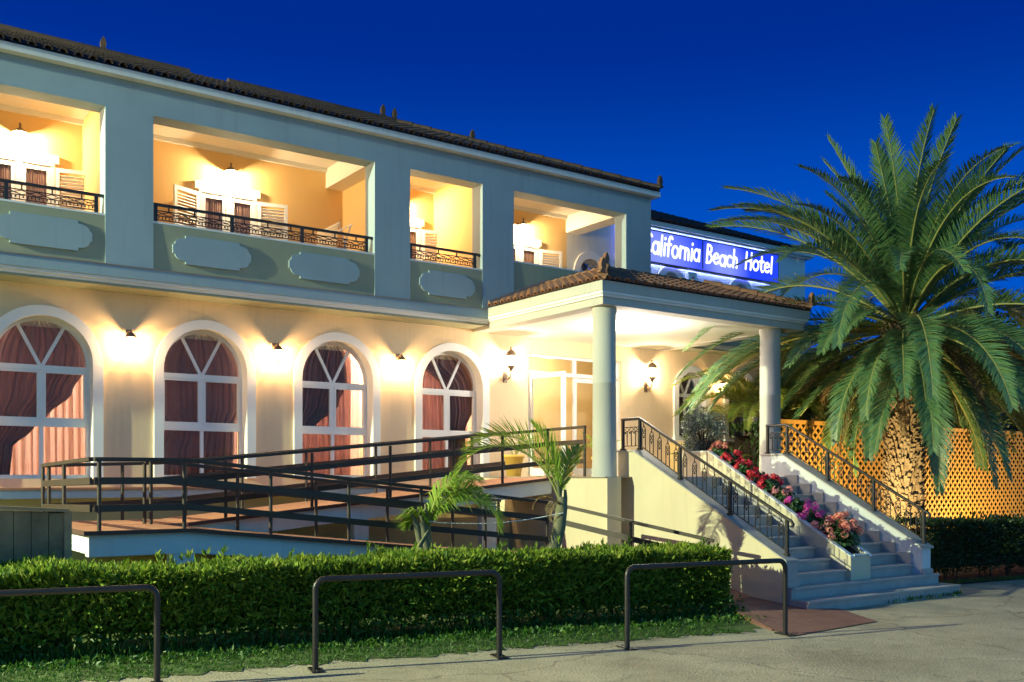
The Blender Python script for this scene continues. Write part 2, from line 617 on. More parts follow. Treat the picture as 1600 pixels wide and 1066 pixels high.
def arch_loop(cx, z0, zs, R, n=24):
    """Outline of an arched opening, counter-clockwise in (x,z)."""
    pts = [(cx - R, z0), (cx + R, z0), (cx + R, zs)]
    for k in range(1, n):
        a = pi * k / n
        pts.append((cx + R * cos(a), zs + R * sin(a)))
    pts.append((cx - R, zs))
    return pts


def wall_with_holes(name, mat, parent, rect, holes, y0, y1):
    """Wall in the xz plane from y0 (front) to y1, with openings."""
    bm = bmesh.new()
    off = ORIGIN.get(parent.name, Vector((0, 0, 0)))
    x0, x1, z0, z1 = rect
    loops = [[(x0, z0), (x1, z0), (x1, z1), (x0, z1)]] + holes
    edges = []
    for lp in loops:
        vs = [bm.verts.new((x - off.x, y0 - off.y, z - off.z)) for x, z in lp]
        for i in range(len(vs)):
            edges.append(bm.edges.new((vs[i], vs[(i + 1) % len(vs)])))
    bmesh.ops.triangle_fill(bm, use_beauty=True, use_dissolve=False, edges=edges)
    fs = list(bm.faces)
    r = bmesh.ops.extrude_face_region(bm, geom=fs)
    for v in r['geom']:
        if isinstance(v, bmesh.types.BMVert):
            v.co.y += (y1 - y0)
    bmesh.ops.recalc_face_normals(bm, faces=bm.faces)
    me = bpy.data.meshes.new(name)
    bm.to_mesh(me)
    bm.free()
    me.materials.append(mat)
    o = bpy.data.objects.new(name, me)
    COL.objects.link(o)
    o.parent = parent
    ORIGIN[o.name] = off
    return o


def arch_band(mb, cx, z0, zs, Ri, Ro, y0, y1, mi=0, n=24, sill=False):
    """Solid arched band between radius Ri and Ro with straight legs."""
    prof = []
    prof.append(((cx + Ri, z0), (cx + Ro, z0)))
    for k in range(n + 1):
        a = pi * k / n
        prof.append(((cx + Ri * cos(a), zs + Ri * sin(a)), (cx + Ro * cos(a), zs + Ro * sin(a))))
    prof.append(((cx - Ri, z0), (cx - Ro, z0)))
    vs = []
    for a, b in prof:
        vs += [(a[0], y0, a[1]), (b[0], y0, b[1]), (b[0], y1, b[1]), (a[0], y1, a[1])]
    fs = []
    for i in range(len(prof) - 1):
        for k in range(4):
            fs.append((i * 4 + k, i * 4 + (k + 1) % 4, i * 4 + 4 + (k + 1) % 4, i * 4 + 4 + k))
    e = (len(prof) - 1) * 4
    fs += [(3, 2, 1, 0), (e, e + 1, e + 2, e + 3)]
    mb.add(vs, fs, mi)


def sheet(mb, u0f, u1f, z0, z1, y, amp, waves, cols=44, rows=24, mi=0, seed=0):
    """Hanging cloth between x=u0f(z) and x=u1f(z) with folds."""
    rnd = random.Random(seed)
    ph = rnd.random() * 6
    vs = []
    for j in range(rows + 1):
        z = z0 + (z1 - z0) * j / rows
        a, b = u0f(z), u1f(z)
        for i in range(cols + 1):
            t = i / cols
            x = a + (b - a) * t
            q = t * waves * 2 * pi + ph
            vs.append((x + 0.01 * sin(q * 1.7 + z * 2), y + amp * (sin(q) * 0.7 + 0.4 * sin(q * 2.3 + 1.3 + z)), z))
    fs = []
    for j in range(rows):
        for i in range(cols):
            k = j * (cols + 1) + i
            fs.append((k, k + 1, k + cols + 2, k + cols + 1))
    mb.add(vs, fs, mi, True)


# ------------------------------------------------------------------ ground
mb = MB()
mb.face([(-250, -250, G), (350, -250, G), (350, 350, G), (-250, 350, G)])
tag(mb.build('road', M['road']), 'worn pale road in front of the hotel', kind='structure')

mb = MB()     # strip of soil and moss under the hedge
pts = [(-9, 13.2), (-9, 11.6), (1.4, 9.9), (2.8, 9.62), (3.8, 9.46), (5.2, 9.14), (6.7, 8.86), (8.0, 8.56), (9.3, 8.22), (9.75, 8.25), (10.7, 9.9), (11.3, 12.4), (11.3, 16.4), (-9, 16.4)]
rg = random.Random(17)
front = pts[1:10]
jag = []
for (xa, ya), (xb, yb) in zip(front, front[1:]):
    m = max(2, int((xb - xa) / 0.06))
    for k in range(m):
        t = k / m
        jag.append((xa + (xb - xa) * t, ya + (yb - ya) * t + 0.06 * sin(xa * 3 + k * 0.9) + rg.uniform(-0.10, 0.07)))
pts = [pts[0]] + jag + pts[9:]
mb.face([(x, y, G + 0.008) for x, y in pts])
mb.build('ground', M['moss'])['kind'] = 'structure'
mb = MB()
pts = [(15.2, 9.7), (40, 7.5), (40, 40), (15.2, 40)]
mb.face([(x, y, G + 0.008) for x, y in pts])
mb.build('ground', M['soil'])['kind'] = 'structure'

mb = MB()     # red path at the foot of the ramp
A, B_, C_, D_, E_, F_, H_ = (10.62, 9.86, G + 0.13), (11.39, 9.86, G + 0.13), (11.39, 9.2, G + 0.08), (12.05, 8.79, G + 0.016), (11.44, 7.77, G + 0.012), (9.54, 7.64, G + 0.012), (9.72, 8.08, G + 0.02)
mb.face([A, H_, F_, E_, D_, C_, B_])
mb.face([(10.62, 9.86, G), (9.72, 8.08, G), H_, A])
tag(mb.build('path', M['path']), kind='structure')

# ------------------------------------------------------------------ main hotel building
hotel = thing('hotel_building', 'two storey cream hotel with white pillars, arched windows, lit balconies and tiled roof', 'building', (6, 16.5, G))
YW, U = 16.5, 15.9
WIN = [2.88, 5.385, 7.81, 10.28]
Z0, ZS, RI, RO = -0.03, 1.78, 0.705, 0.86
holes = [arch_loop(c, Z0, ZS, RI + 0.06) for c in WIN]
DX0, DX1, DZ = 12.14, 14.74, 2.58
holes.append([(DX0, 0.0), (DX1, 0.0), (DX1, DZ), (DX0, DZ)])
W2 = [16.95, 18.65, 21.2]
holes += [arch_loop(c, 0.92, 2.02, 0.51) for c in W2]
wall_with_holes('lower_wall', M['cream'], hotel, (-3.0, 23.07, G, 3.05), holes, YW, YW + 0.25)

# projecting plinth ledge below the windows
mb = MB()
mb.box(-3.0, 10.84, 16.12, YW - 0.002, -0.33, -0.20, 0)
mb.box(-3.0, 10.84, 16.09, YW - 0.002, -0.198, -0.165, 1)
mb.build('plinth_ledge', [M['white'], M['deck']], hotel)

# upper wall: pillars and header
mb = MB()
PIL = [(-3.0, -0.26), (3.64, 4.36), (8.26, 8.99), (10.60, 11.35), (14.34, 15.07)]
for a, b in PIL:
    mb.box(a, b, U, U + 0.37, 3.275, 5.70)
mb.box(-3.0, 15.07, U, U + 0.37, 5.70, 6.25)
mb.box(-3.0, -2.7, U + 0.37, 20.4, 3.275, 6.25)
mb.build('upper_wall', M['pier'], hotel)

# parapets (lean out a little at the top) and their raised panels
OPEN = [(-0.26, 3.64, 4.04), (4.36, 8.26, 4.04), (8.99, 10.60, 4.04), (11.35, 14.34, 4.31)]
for a, b, zt in OPEN:
    mb = MB()
    mb.prism([(U + 0.020, 3.275), (U + 0.009, zt - 0.03), (U + 0.28, zt - 0.03), (U + 0.28, 3.275)], 'x', a + 0.001, b - 0.001, 0)
    mb.box(a + 0.001, b - 0.001, U + 0.006, U + 0.30, zt - 0.03, zt, 1)
    mb.build('parapet', [M['parapet'], M['trim']], hotel)


def cartouche(cx, cz, w, h):
    e = 0.17
    hx, hz = w / 2, h / 2
    q = []
    # right end, from bottom to top, with stepped ogee corners
    q += [(hx - e - 0.03, -hz), (hx - e - 0.03, -hz + 0.05)]
    for k in range(7):
        a = -pi / 2 + (pi / 2) * k / 6
        q.append((hx - e + (e - 0.03) * cos(a), -0.07 + (hz - 0.12) * sin(a)))
    q += [(hx, -0.07), (hx, 0.07)]
    for k in range(7):
        a = (pi / 2) * k / 6
        q.append((hx - e + (e - 0.03) * cos(a), 0.07 + (hz - 0.12) * sin(a)))
    q += [(hx - e - 0.03, hz - 0.05), (hx - e - 0.03, hz)]
    q += [(-x, z) for x, z in reversed(q)]
    return [(cx + x, cz + z) for x, z in q]


for x0, x1 in ((0.05, 1.45), (2.12, 3.45), (4.66, 5.95), (6.62, 7.95), (9.19, 10.42)):
    mb = MB()
    mb.prism(cartouche((x0 + x1) / 2, 3.645, x1 - x0, 0.46), 'y', U - 0.012, U + 0.08)
    mb.build('raised_panel', M['pier'], hotel, fixnormals=True)

# floor slab ledge with mouldings
mb = MB()
mb.box(-3.0, 23.0, 15.87, 18.0, 3.085, 3.262, 0)
mb.box(-3.0, 23.0, 15.855, 15.99, 3.262, 3.274, 2)
mb.box(-3.0, 23.0, 15.90, 16.6, 3.04, 3.084, 1)
mb.box(-3.0, 23.0, 15.945, 16.62, 2.995, 3.039, 1)
mb.build('floor_ledge', [M['pier'], M['trim'], M['coping']], hotel)
mb = MB()
mb.box(-3.0, 23.0, 15.96, YW - 0.003, 2.955, 2.994, 0)
mb.build('soffit', M['parapet'], hotel)

# balcony inside: back wall, ceiling, floor, partitions, beams
mb = MB()
mb.box(-2.7, 14.37, 18.0, 18.2, 3.262, 6.10)
mb.build('balcony_wall', M['orange'], hotel)
mb = MB()
mb.box(-3.0, 15.06, U + 0.37, 18.2, 6.10, 6.2)
mb.build('balcony_ceiling', M['ceiling'], hotel)
mb = MB()
mb.box(-2.7, 15.06, U + 0.3, 17.995, 3.262, 3.29)
mb.build('balcony_floor', M['tan_tile'], hotel)
for a, b in ((3.75, 4.2), (8.63, 8.95), (10.75, 11.2)):
    mb = MB()
    mb.box(a, b, U + 0.37, 18.0, 3.29, 6.10)
    mb.build('partition_wall', M['orange'], hotel)
for a, b in ((8.265, 8.63), (14.345, 14.75)):
    mb = MB()
    mb.box(a, b, U + 0.37, 18.0, 5.715, 6.10)
    mb.build('beam', M['ceiling'], hotel)
mb = MB()
mb.box(-2.7, 3.75, 17.93, 17.998, 6.02, 6.10)
mb.box(4.2, 8.26, 17.93, 17.998, 6.02, 6.10)
mb.box(8.95, 10.75, 17.93, 17.998, 6.02, 6.10)
mb.box(11.2, 14.34, 17.93, 17.998, 6.02, 6.10)
mb.build('ceiling_moulding', M['ceiling'], hotel)


# roof
def barrel_tiles(mb, P0, u, v, n, sp, lenf, course=0.34, r=0.066, mi=0):
    """Columns of half-round cover tiles running up the slope v from the eave line P0 + u*i*sp."""
    P0, u, v = Vector(P0), Vector(u).normalized(), Vector(v).normalized()
    nrm = u.cross(v).normalized()
    if nrm.z < 0:
        nrm = -nrm
    rnd = random.Random(3)
    seg = 6
    for i in range(n):
        c = P0 + u * (i * sp)
        L = lenf(i * sp)
        s = -0.05
        k = 0
        while s < L - 0.05:
            e = min(s + course + 0.04, L)
            jit = rnd.uniform(-0.006, 0.006)
            vs = []
            for q, rr, up in ((s, r, 0.016), (e, r * 0.82, 0.004)):
                for a in range(seg + 1):
                    an = pi * a / seg
                    vs.append(c + v * q + u * (rr * cos(an) + jit) + nrm * (rr * 0.95 * sin(an) + up))
            # thickness ring at the lower end
            for a in range(seg + 1):
                an = pi * a / seg
                vs.append(c + v * s + u * ((r - 0.016) * cos(an) + jit) + nrm * ((r - 0.016) * 0.95 * sin(an) + 0.016))
            for a in range(seg + 1):
                an = pi * a / seg
                vs.append(c + v * (s + 0.2) + u * ((r - 0.016) * cos(an) + jit) + nrm * ((r - 0.016) * 0.95 * sin(an) + 0.006))
            fs = []
            w = seg + 1
            for a in range(seg):
                fs.append((a, a + 1, w + a + 1, w + a))
                fs.append((a + 1, a, 2 * w + a, 2 * w + a + 1))
                if k == 0:
                    fs.append((2 * w + a + 1, 2 * w + a, 3 * w + a, 3 * w + a + 1))
            mb.add(vs, fs, mi, False)
            s += course
            k += 1


def acroterion(mb, c, h=0.28, w=0.16, d=0.06, mi=0, rz=0.0):
    """Small leaf-shaped roof ornament standing at c."""
    prof = [(-0.5, 0), (0.5, 0), (0.46, 0.12), (0.25, 0.2), (0.34, 0.38), (0.36, 0.55), (0.26, 0.75), (0.12, 0.9), (0.0, 1.0), (-0.12, 0.9), (-0.26, 0.75), (-0.36, 0.55), (-0.34, 0.38), (-0.25, 0.2), (-0.46, 0.12)]
    c = Vector(c)
    ca, sa = cos(rz), sin(rz)
    vs = []
    for yy in (-d / 2, d / 2):
        for x, z in prof:
            X, Y = x * w, yy
            vs.append((c.x + X * ca - Y * sa, c.y + X * sa + Y * ca, c.z + z * h))
    n = len(prof)
    fs = [tuple(range(n)), tuple(reversed(range(n, 2 * n)))]
    for i in range(n):
        j = (i + 1) % n
        fs.append((i, i + n, j + n, j))
    mb.add(vs, fs, mi)


PITCH = 0.432
EY, EZ, EX = 15.75, 6.285, 15.22
mb = MB()
mb.box(-3.2, EX, EY, 16.4, 6.165, EZ - 0.01)                  # fascia and soffit board
mb.box(15.08, EX, 16.4, 24.0, 6.165, EZ - 0.01)
mb.build('eave_fascia', M['white'], hotel)
RL = 4.3
hl = sqrt(1 + PITCH ** 2)
mb = MB()
ridge = EZ + PITCH * RL
mb.face([(-3.2, EY + 0.02, EZ), (EX, EY + 0.02, EZ), (EX - RL, EY + RL, ridge), (-3.2, EY + RL, ridge)])
mb.face([(EX, EY + 0.02, EZ), (EX, EY + 2 * RL, EZ), (EX - RL, EY + RL, ridge)])
mb.face([(EX, EY + 2 * RL, EZ), (-3.2, EY + 2 * RL, EZ), (-3.2, EY + RL, ridge), (EX - RL, EY + RL, ridge)])
barrel_tiles(mb, (-3.1, EY - 0.02, EZ), (1, 0, 0), (0, 1, PITCH), 87, 0.2105, lambda s: hl * max(0.1, min(RL, EX - (-3.1 + s))))
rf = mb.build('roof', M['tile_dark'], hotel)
mb = MB()
mb.tube([(-3.2, EY + RL, ridge + 0.05), (6.2, EY + RL, ridge + 0.05)], 0.1, 8)
mb.tube([(7.0, EY + RL, ridge + 0.05), (EX - RL, EY + RL, ridge + 0.05)], 0.1, 8)
for k in range(14):
    t0, t1 = k / 14, (k + 1.12) / 14
    a = Vector((EX, EY + 0.02, EZ + 0.07)).lerp(Vector((EX - RL, EY + RL, ridge + 0.06)), t0)
    b = Vector((EX, EY + 0.02, EZ + 0.07)).lerp(Vector((EX - RL, EY + RL, ridge + 0.06)), min(1, t1))
    mb.tube([a, b], [0.095, 0.075], 8)
mb.build('ridge_cap', M['tile_dark'], rf)
for c in ((4.55, EY + RL, ridge + 0.1), (10.62, EY + RL, ridge + 0.12), (10.92, EY + RL, ridge + 0.10), (12.35, EY + RL - 1.1, ridge - 0.42), (EX, EY + 0.02, EZ + 0.1)):
    mb = MB()
    acroterion(mb, c, 0.27, 0.15, 0.08)
    mb.build('roof_ornament', M['tile_dark'], rf)

# ground floor rooms behind the glass
mb = MB()
mb.box(-2.9, 11.3, 19.6, 19.7, -0.05, 2.94)
mb.box(11.3, 11.4, 16.76, 19.7, -0.05, 2.94)
mb.box(-3.0, -2.9, 16.76, 19.7, -0.05, 2.94)
mb.build('room_wall', M['room'], hotel)
mb = MB()
mb.box(11.4, 16.0, 18.6, 18.7, -0.05, 2.94)
mb.box(16.0, 16.1, 16.76, 18.7, -0.05, 2.94)
mb.build('lobby_wall', M['lobby'], hotel)
mb = MB()
mb.box(-3.0, 16.1, 16.76, 19.7, -0.15, -0.05)
mb.build('room_floor', M['tan_tile'], hotel)
mb = MB()
mb.box(-3.0, 16.1, 16.63, 19.7, 2.94, 2.99)
mb.box(16.1, 23.0, 19.0, 19.2, -0.05, 2.94)
mb.build('room_ceiling', M['ceiling'], hotel)
for x in (1.6, 6.6, 9.6):
    point('room_light', (x, 18.6, 2.5), P_ROOM, (1.0, 0.92, 0.82), 0.15, hotel)
point('lobby_light', (13.6, 17.7, 2.5), P_LOBBY, (1.0, 0.82, 0.5), 0.15, hotel)


# arched windows
def arch_window(parent, cx, yw, z0, zs, ri, ro, full=True, mats=None, z_sur=None):
    yf = yw + 0.21
    fr = 0.05
    mb = MB()
    arch_band(mb, cx, z0 + 0.05, zs, ri - fr, ri + 0.005, yf, yf + 0.06)
    mb.box(cx - ri + 0.001, cx + ri - 0.001, yf - 0.002, yf + 0.062, z0, z0 + 0.06)
    tz = zs - 0.07
    mb.box(cx - ri + fr, cx + ri - fr, yf - 0.012, yf + 0.055, tz - 0.05, tz + 0.03)
    for sg in (-1, 1):
        a = pi / 2 + sg * radians(30)
        p0 = Vector((cx + sg * 0.02 * -1, yf + 0.025, tz + 0.03))
        p1 = Vector((cx + (ri - fr) * cos(a), yf + 0.025, zs + (ri - fr) * sin(a)))
        mb.bar(p0, p1, 0.05, 0.034, up=(0, 1, 0))
    if full:
        mb.box(cx - 0.03, cx + 0.03, yf - 0.006, yf + 0.05, z0 + 0.062, tz - 0.051)
        zb = z0 + 0.87
        mb.box(cx - ri + fr, cx + ri - fr, yf - 0.014, yf + 0.057, zb - 0.06, zb + 0.045)
        for sg in (-1, 1):
            x0, x1 = sorted((cx + sg * 0.028, cx + sg * (ri - fr)))
            dy = 0.0 if sg < 0 else -0.012
            for a, b, c, d in ((x0, x1, zb + 0.046, zb + 0.085), (x0, x1, tz - 0.09, tz - 0.052)):
                mb.box(a, b, yf + dy - 0.004, yf + 0.04, c, d)
            for a, b in ((x0 + 0.001, x0 + 0.035), (x1 - 0.035, x1 - 0.001)):
                mb.box(a, b, yf + dy - 0.003, yf + 0.041, zb + 0.086, tz - 0.091)
    else:
        mb.box(cx - 0.025, cx + 0.025, yf - 0.006, yf + 0.05, z0 + 0.062, tz - 0.051)
    w = mb.build('window', M['trim'], parent)
    mb = MB()
    arch_band(mb, cx, (z0 + 0.001) if z_sur is None else z_sur, zs, ri, ro, yw - 0.045, yw + 0.27)
    if z_sur is not None:
        mb.box(cx - ro - 0.03, cx + ro + 0.03, yw - 0.09, yw + 0.26, z0 - 0.07, z0 - 0.001)
    mb.build('surround', M['trim'], w)
    mb = MB()
    mb.face([(x, yf + 0.03, z) for x, z in arch_loop(cx, z0, zs, ri - 0.02)])
    mb.build('pane', M['glass'], w)
    if not full:
        mb = MB()
        mb.face([(x, yf + 0.2, z) for x, z in arch_loop(cx, z0, zs, ri + 0.02)])
        mb.build('blind', M['drape'], w)
    return w


def lerp_f(keys):
    def f(z):
        if z <= keys[0][0]:
            return keys[0][1]
        for (a, p), (b, q) in zip(keys, keys[1:]):
            if z <= b:
                t = (z - a) / (b - a)
                t = t * t * (3 - 2 * t)
                return p + (q - p) * t
        return keys[-1][1]
    return f


def arch_lim(cx, sgn, ri, zs):
    return lambda z: cx + sgn * (ri if z <= zs else sqrt(max(0.0004, ri * ri - (z - zs) ** 2)))


for wi, cx in enumerate(WIN):
    w = arch_window(hotel, cx, YW, Z0, ZS, RI, RO)
    top = ZS + RI - 0.01
    yb = YW + 0.38
    ri = RI + 0.05
    L_, R_ = arch_lim(cx, -1, ri, ZS), arch_lim(cx, 1, ri, ZS)

    def clampf(k, L_=L_, R_=R_, cx=cx):
        g = lerp_f([(z, cx + u) for z, u in k])
        return lambda z: min(R_(z), max(L_(z), g(z)))

    def strip(name, k0, k1, z0, z1, y, amp, waves, mat, seed):
        mb = MB()
        sheet(mb, clampf(k0), clampf(k1), z0, z1, y, amp, waves, 110, 30, 0, seed)
        mb.build(name, mat, w)

    full0, full1 = [(0, -0.9), (3, -0.9)], [(0, 0.9), (3, 0.9)]
    if wi == 0:
        strip('drape', full0, [(0, -0.42), (0.45, -0.38), (0.75, -0.10), (0.95, 0.12), (1.35, 0.48), (1.75, 0.68), (2.5, 0.75)], -0.02, top, yb, 0.055, 11, M['drape'], 1)
        strip('sheer_curtain', full0, full1, -0.02, top - 0.05, yb + 0.15, 0.05, 13, M['sheer'], 2)
    elif wi == 1:
        strip('drape', [(0, -0.9), (0.86, -0.62), (1.3, -0.9), (2.5, -0.9)], [(0, 0.62), (0.9, 0.64), (1.4, 0.9), (3, 0.9)], -0.02, top, yb, 0.055, 11, M['drape'], 3)
        strip('sheer_curtain', full0, full1, -0.02, top - 0.05, yb + 0.15, 0.05, 12, M['pinkcur'], 4)
    elif wi == 2:
        strip('drape', full0, [(0, -0.80), (0.75, -0.72), (0.9, -0.30), (1.35, 0.18), (1.8, 0.36), (2.5, 0.30)], -0.02, top, yb, 0.055, 10, M['drape'], 5)
        strip('sheer_curtain', full0, [(0, 0.5), (3, 0.5)], -0.02, top - 0.05, yb + 0.15, 0.05, 9, M['pinkcur'], 6)
    else:
        strip('drape', [(0, 0.05), (1.0, 0.1), (1.8, 0.0), (2.5, -0.9)], [(0, 0.62), (0.9, 0.55), (1.5, 0.8), (3, 0.9)], -0.02, top, yb, 0.055, 7, M['drape'], 7)
        strip('sheer_curtain', full0, [(0, 0.4), (3, 0.3)], -0.02, top - 0.05, yb + 0.15, 0.05, 9, M['pinkcur'], 8)
    if wi >= 2:
        strip('net_curtain', full0, full1, -0.02, top - 0.03, yb + 0.26, 0.025, 12, M['sheer'], 20 + wi)
    mb = MB()
    sheet(mb, arch_lim(cx, -1, 0.5, ZS + 0.2), arch_lim(cx, 1, 0.5, ZS + 0.2), ZS + 0.57, ZS + 0.66, yb - 0.06, 0.012, 9, 40, 2, 0, 9)
    mb.build('pelmet', M['lace'], w)
for cx in W2:
    arch_window(hotel, cx, YW, 0.92, 2.02, 0.45, 0.60, full=False, z_sur=0.851)

# entrance: white framed glazing, left leaf standing open
mb = MB()
yd = YW + 0.06
mb.box(DX0 + 0.001, DX0 + 0.06, yd, yd + 0.07, 0.0, DZ - 0.061)
mb.box(DX1 - 0.06, DX1 - 0.001, yd, yd + 0.07, 0.0, DZ - 0.061)
mb.box(DX0 + 0.001, DX1 - 0.001, yd - 0.004, yd + 0.074, DZ - 0.06, DZ - 0.001)
mb.box(DX0 + 0.061, DX1 - 0.061, yd - 0.006, yd + 0.076, 2.15, 2.23)
mb.box(13.40, 13.48, yd - 0.008, yd + 0.078, 2.231, DZ - 0.061)
mb.box(14.42, 14.49, yd - 0.008, yd + 0.078, 0.0, 2.149)
mb.box(14.42, 14.49, yd - 0.008, yd + 0.078, 2.231, DZ - 0.061)
door = mb.build('entrance_door', M['trim'], hotel)
mb = MB()
mb.face([(DX0 + 0.05, yd + 0.03, 2.2), (DX1 - 0.05, yd + 0.03, 2.2), (DX1 - 0.05, yd + 0.03, DZ - 0.05), (DX0 + 0.05, yd + 0.03, DZ - 0.05)])
mb.face([(14.48, yd + 0.03, 0.02), (DX1 - 0.05, yd + 0.03, 0.02), (DX1 - 0.05, yd + 0.03, 2.16), (14.48, yd + 0.03, 2.16)])
mb.build('pane', M['glass'], door)


def door_leaf(p, q, z0, z1):
    """Leaf from hinge p to free edge q (xy)."""
    p, q = Vector((p[0], p[1], 0)), Vector((q[0], q[1], 0))
    d = (q - p).normalized()
    mb = MB()
    L = (q - p).length
    for a, b in ((0, 0.09), (L - 0.09, L)):
        mb.bar(p + d * ((a + b) / 2) + Vector((0, 0, z0)), p + d * ((a + b) / 2) + Vector((0, 0, z1)), 0.05, 0.09, up=tuple(d))
    for a, b in ((z0, z0 + 0.16), (z1 - 0.09, z1)):
        mb.bar(p + d * 0.09 + Vector((0, 0, (a + b) / 2)), q - d * 0.09 + Vector((0, 0, (a + b) / 2)), 0.048, b - a)
    lf = mb.build('leaf', M['trim'], door)
    return lf


door_leaf((12.22, yd + 0.0), (12.42, yd - 0.95), 0.02, 2.14)
door_leaf((14.40, yd + 0.04), (13.42, yd + 0.04), 0.02, 2.14)
mb = MB()
mb.face([(12.24, yd - 0.08, 0.15), (12.40, yd - 0.86, 0.15), (12.40, yd - 0.86, 2.06), (12.24, yd - 0.08, 2.06)])
mb.build('leaf_glass', M['glass'], door)
mb = MB()
mb.face([(13.5, yd + 0.04, 0.15), (14.32, yd + 0.04, 0.15), (14.32, yd + 0.04, 2.06), (13.5, yd + 0.04, 2.06)])
mb.build('leaf_glass', M['glass'], door)


# balcony doors with lintel and louvred shutters
def balcony_door(cx):
    mb = MB()
    y = 17.96
    mb.box(cx - 0.55, cx - 0.49, y - 0.02, 18.0 - 0.002, 3.29, 5.22)
    mb.box(cx + 0.49, cx + 0.55, y - 0.02, 18.0 - 0.002, 3.29, 5.22)
    mb.box(cx - 0.55, cx + 0.55, y - 0.022, 18.0 - 0.002, 5.221, 5.27)
    mb.box(cx - 0.05, cx + 0.05, y - 0.03, 18.0 - 0.002, 3.29, 5.22)
    for sg in (-1, 1):
        a, b = sorted((cx + sg * 0.051, cx + sg * 0.489))
        mb.box(a, a + 0.06, y - 0.012, y + 0.03, 3.30, 5.219)
        mb.box(b - 0.06, b, y - 0.012, y + 0.03, 3.30, 5.219)
        mb.box(a + 0.061, b - 0.061, y - 0.011, y + 0.029, 5.13, 5.218)
    d = mb.build('balcony_door', M['trim'], hotel)
    mb = MB()
    mb.box(cx - 0.62, cx + 0.62, 17.945, 17.997, 5.275, 5.42)
    mb.build('lintel', M['trim'], d)
    for sg in (-1, 1):
        a, b = sorted((cx + sg * 0.112, cx + sg * 0.428))
        mb = MB()
        sheet(mb, lambda z, a=a: a, lambda z, b=b: b, 3.3, 5.13, y + 0.012, 0.004, 9, 40, 2, 0, int(cx * 10) + sg)
        mb.build('curtain', M['sheer'], d)
        mb = MB()
        mb.face([(a, y - 0.004, 3.3), (b, y - 0.004, 3.3), (b, y - 0.004, 5.13), (a, y - 0.004, 5.13)])
        mb.build('pane', M['glass'], d)
    for sg, ang in ((-1, 24), (1, 11)):
        h = Vector((cx + sg * 0.56, 17.93, 0))
        dv = Vector((sg * cos(radians(ang)), -sin(radians(ang)), 0))
        nv = Vector((-dv.y, dv.x, 0))
        mb = MB()
        Wd = 0.56
        for a in (0.03, Wd - 0.03):
            mb.bar(h + dv * a + Vector((0, 0, 3.32)), h + dv * a + Vector((0, 0, 5.20)), 0.045, 0.06, up=tuple(dv))
        for z in (3.36, 4.25, 5.165):
            mb.bar(h + dv * 0.061 + Vector((0, 0, z)), h + dv * (Wd - 0.061) + Vector((0, 0, z)), 0.043, 0.07)
        z = 3.42
        while z < 5.12:
            if not 4.2 < z < 4.3:
                c0 = h + dv * 0.061 + Vector((0, 0, z))
                c1 = h + dv * (Wd - 0.061) + Vector((0, 0, z))
                mb.bar(c0, c1, 0.040, 0.008, up=(nv.x * 0.7, nv.y * 0.7, 0.7))
            z += 0.055
        mb.build('shutter', M['trim'], d)


BD = [2.75, 6.28, 9.87, 12.97]
for cx in BD:
    balcony_door(cx)


# ornamental balcony railings
def balcony_rail(x0, x1, nb):
    y, zb = 16.0, 4.075
    mb = MB()
    mb.box(x0 - 0.03, x1 + 0.11, y - 0.025, y + 0.025, zb + 0.235, zb + 0.275)
    for z, h in ((zb + 0.155, 0.014), (zb + 0.075, 0.012), (zb + 0.012, 0.014)):
        mb.box(x0, x1, y - 0.008, y + 0.008, z, z + h)
    mb.sphere((x1 + 0.115, y, zb + 0.25), 0.035, 8, 5)
    n = int((x1 - x0) / 0.105)
    for i in range(n):
        a, b = x0 + (x1 - x0) * i / n, x0 + (x1 - x0) * (i + 1) / n
        mb.box(a - 0.006, a + 0.006, y - 0.006, y + 0.006, zb + 0.026, zb + 0.075)
        mb.sphere(((a + b) / 2, y, zb + 0.056), 0.016, 6, 4)
        mb.box((a + b) / 2 - 0.004, (a + b) / 2 + 0.004, y - 0.004, y + 0.004, zb + 0.06, zb + 0.076)
    m = int((x1 - x0) / 0.2)
    for i in range(m):
        a, b = x0 + (x1 - x0) * i / m, x0 + (x1 - x0) * (i + 1) / m
        mb.bar((a, y - 0.003, zb + 0.088), (b, y - 0.003, zb + 0.154), 0.01, 0.012)
        mb.bar((a, y + 0.003, zb + 0.154), (b, y + 0.003, zb + 0.088), 0.01, 0.012)
        if i % 2 == 0:
            mb.box(b - 0.01, b + 0.01, y - 0.008, y + 0.008, zb + 0.169, zb + 0.235)
    r = mb.build('balcony_railing', M['iron'], hotel)
    for k in range(nb + 1):
        x = x0 + (x1 - x0) * k / nb
        mb = MB()
        mb.box(x - 0.026, x + 0.026, y - 0.022, y + 0.022, 4.04, zb + 0.234)
        mb.build('post', M['iron'], r)


balcony_rail(-0.2, 3.53, 3)
balcony_rail(4.42, 8.14, 3)
balcony_rail(9.05, 10.48, 1)

# ------------------------------------------------------------------ annex wing with the sign
annex = thing('hotel_wing', 'set back upper wing of the hotel with tiled roof behind the blue sign', 'building', (19, 18, 3.27))
wh = [arch_loop(c, 3.9, 4.84, 0.40) for c in (15.09, 17.74, 20.35)]
wall_with_holes('upper_wall', M['white'], annex, (14.371, 23.07, 3.2621, 6.25), wh, 18.0, 18.25)
for cx in (15.09, 17.74, 20.35):
    arch_window(annex, cx, 18.0, 3.9, 4.84, 0.35, 0.52, full=False)
mb = MB()
mb.box(22.82, 23.069, 18.25, 24, G, 6.25)
mb.build('end_wall', M['white'], annex)
mb = MB()
mb.box(15.09, 23.25, 17.80, 18.3, 6.2501, 6.36)
mb.box(23.08, 23.25, 18.3, 25, 6.2501, 6.36)
mb.box(15.09, 23.2, 17.88, 18.3, 6.20, 6.25)
mb.build('eave_fascia', M['white'], annex)
mb = MB()
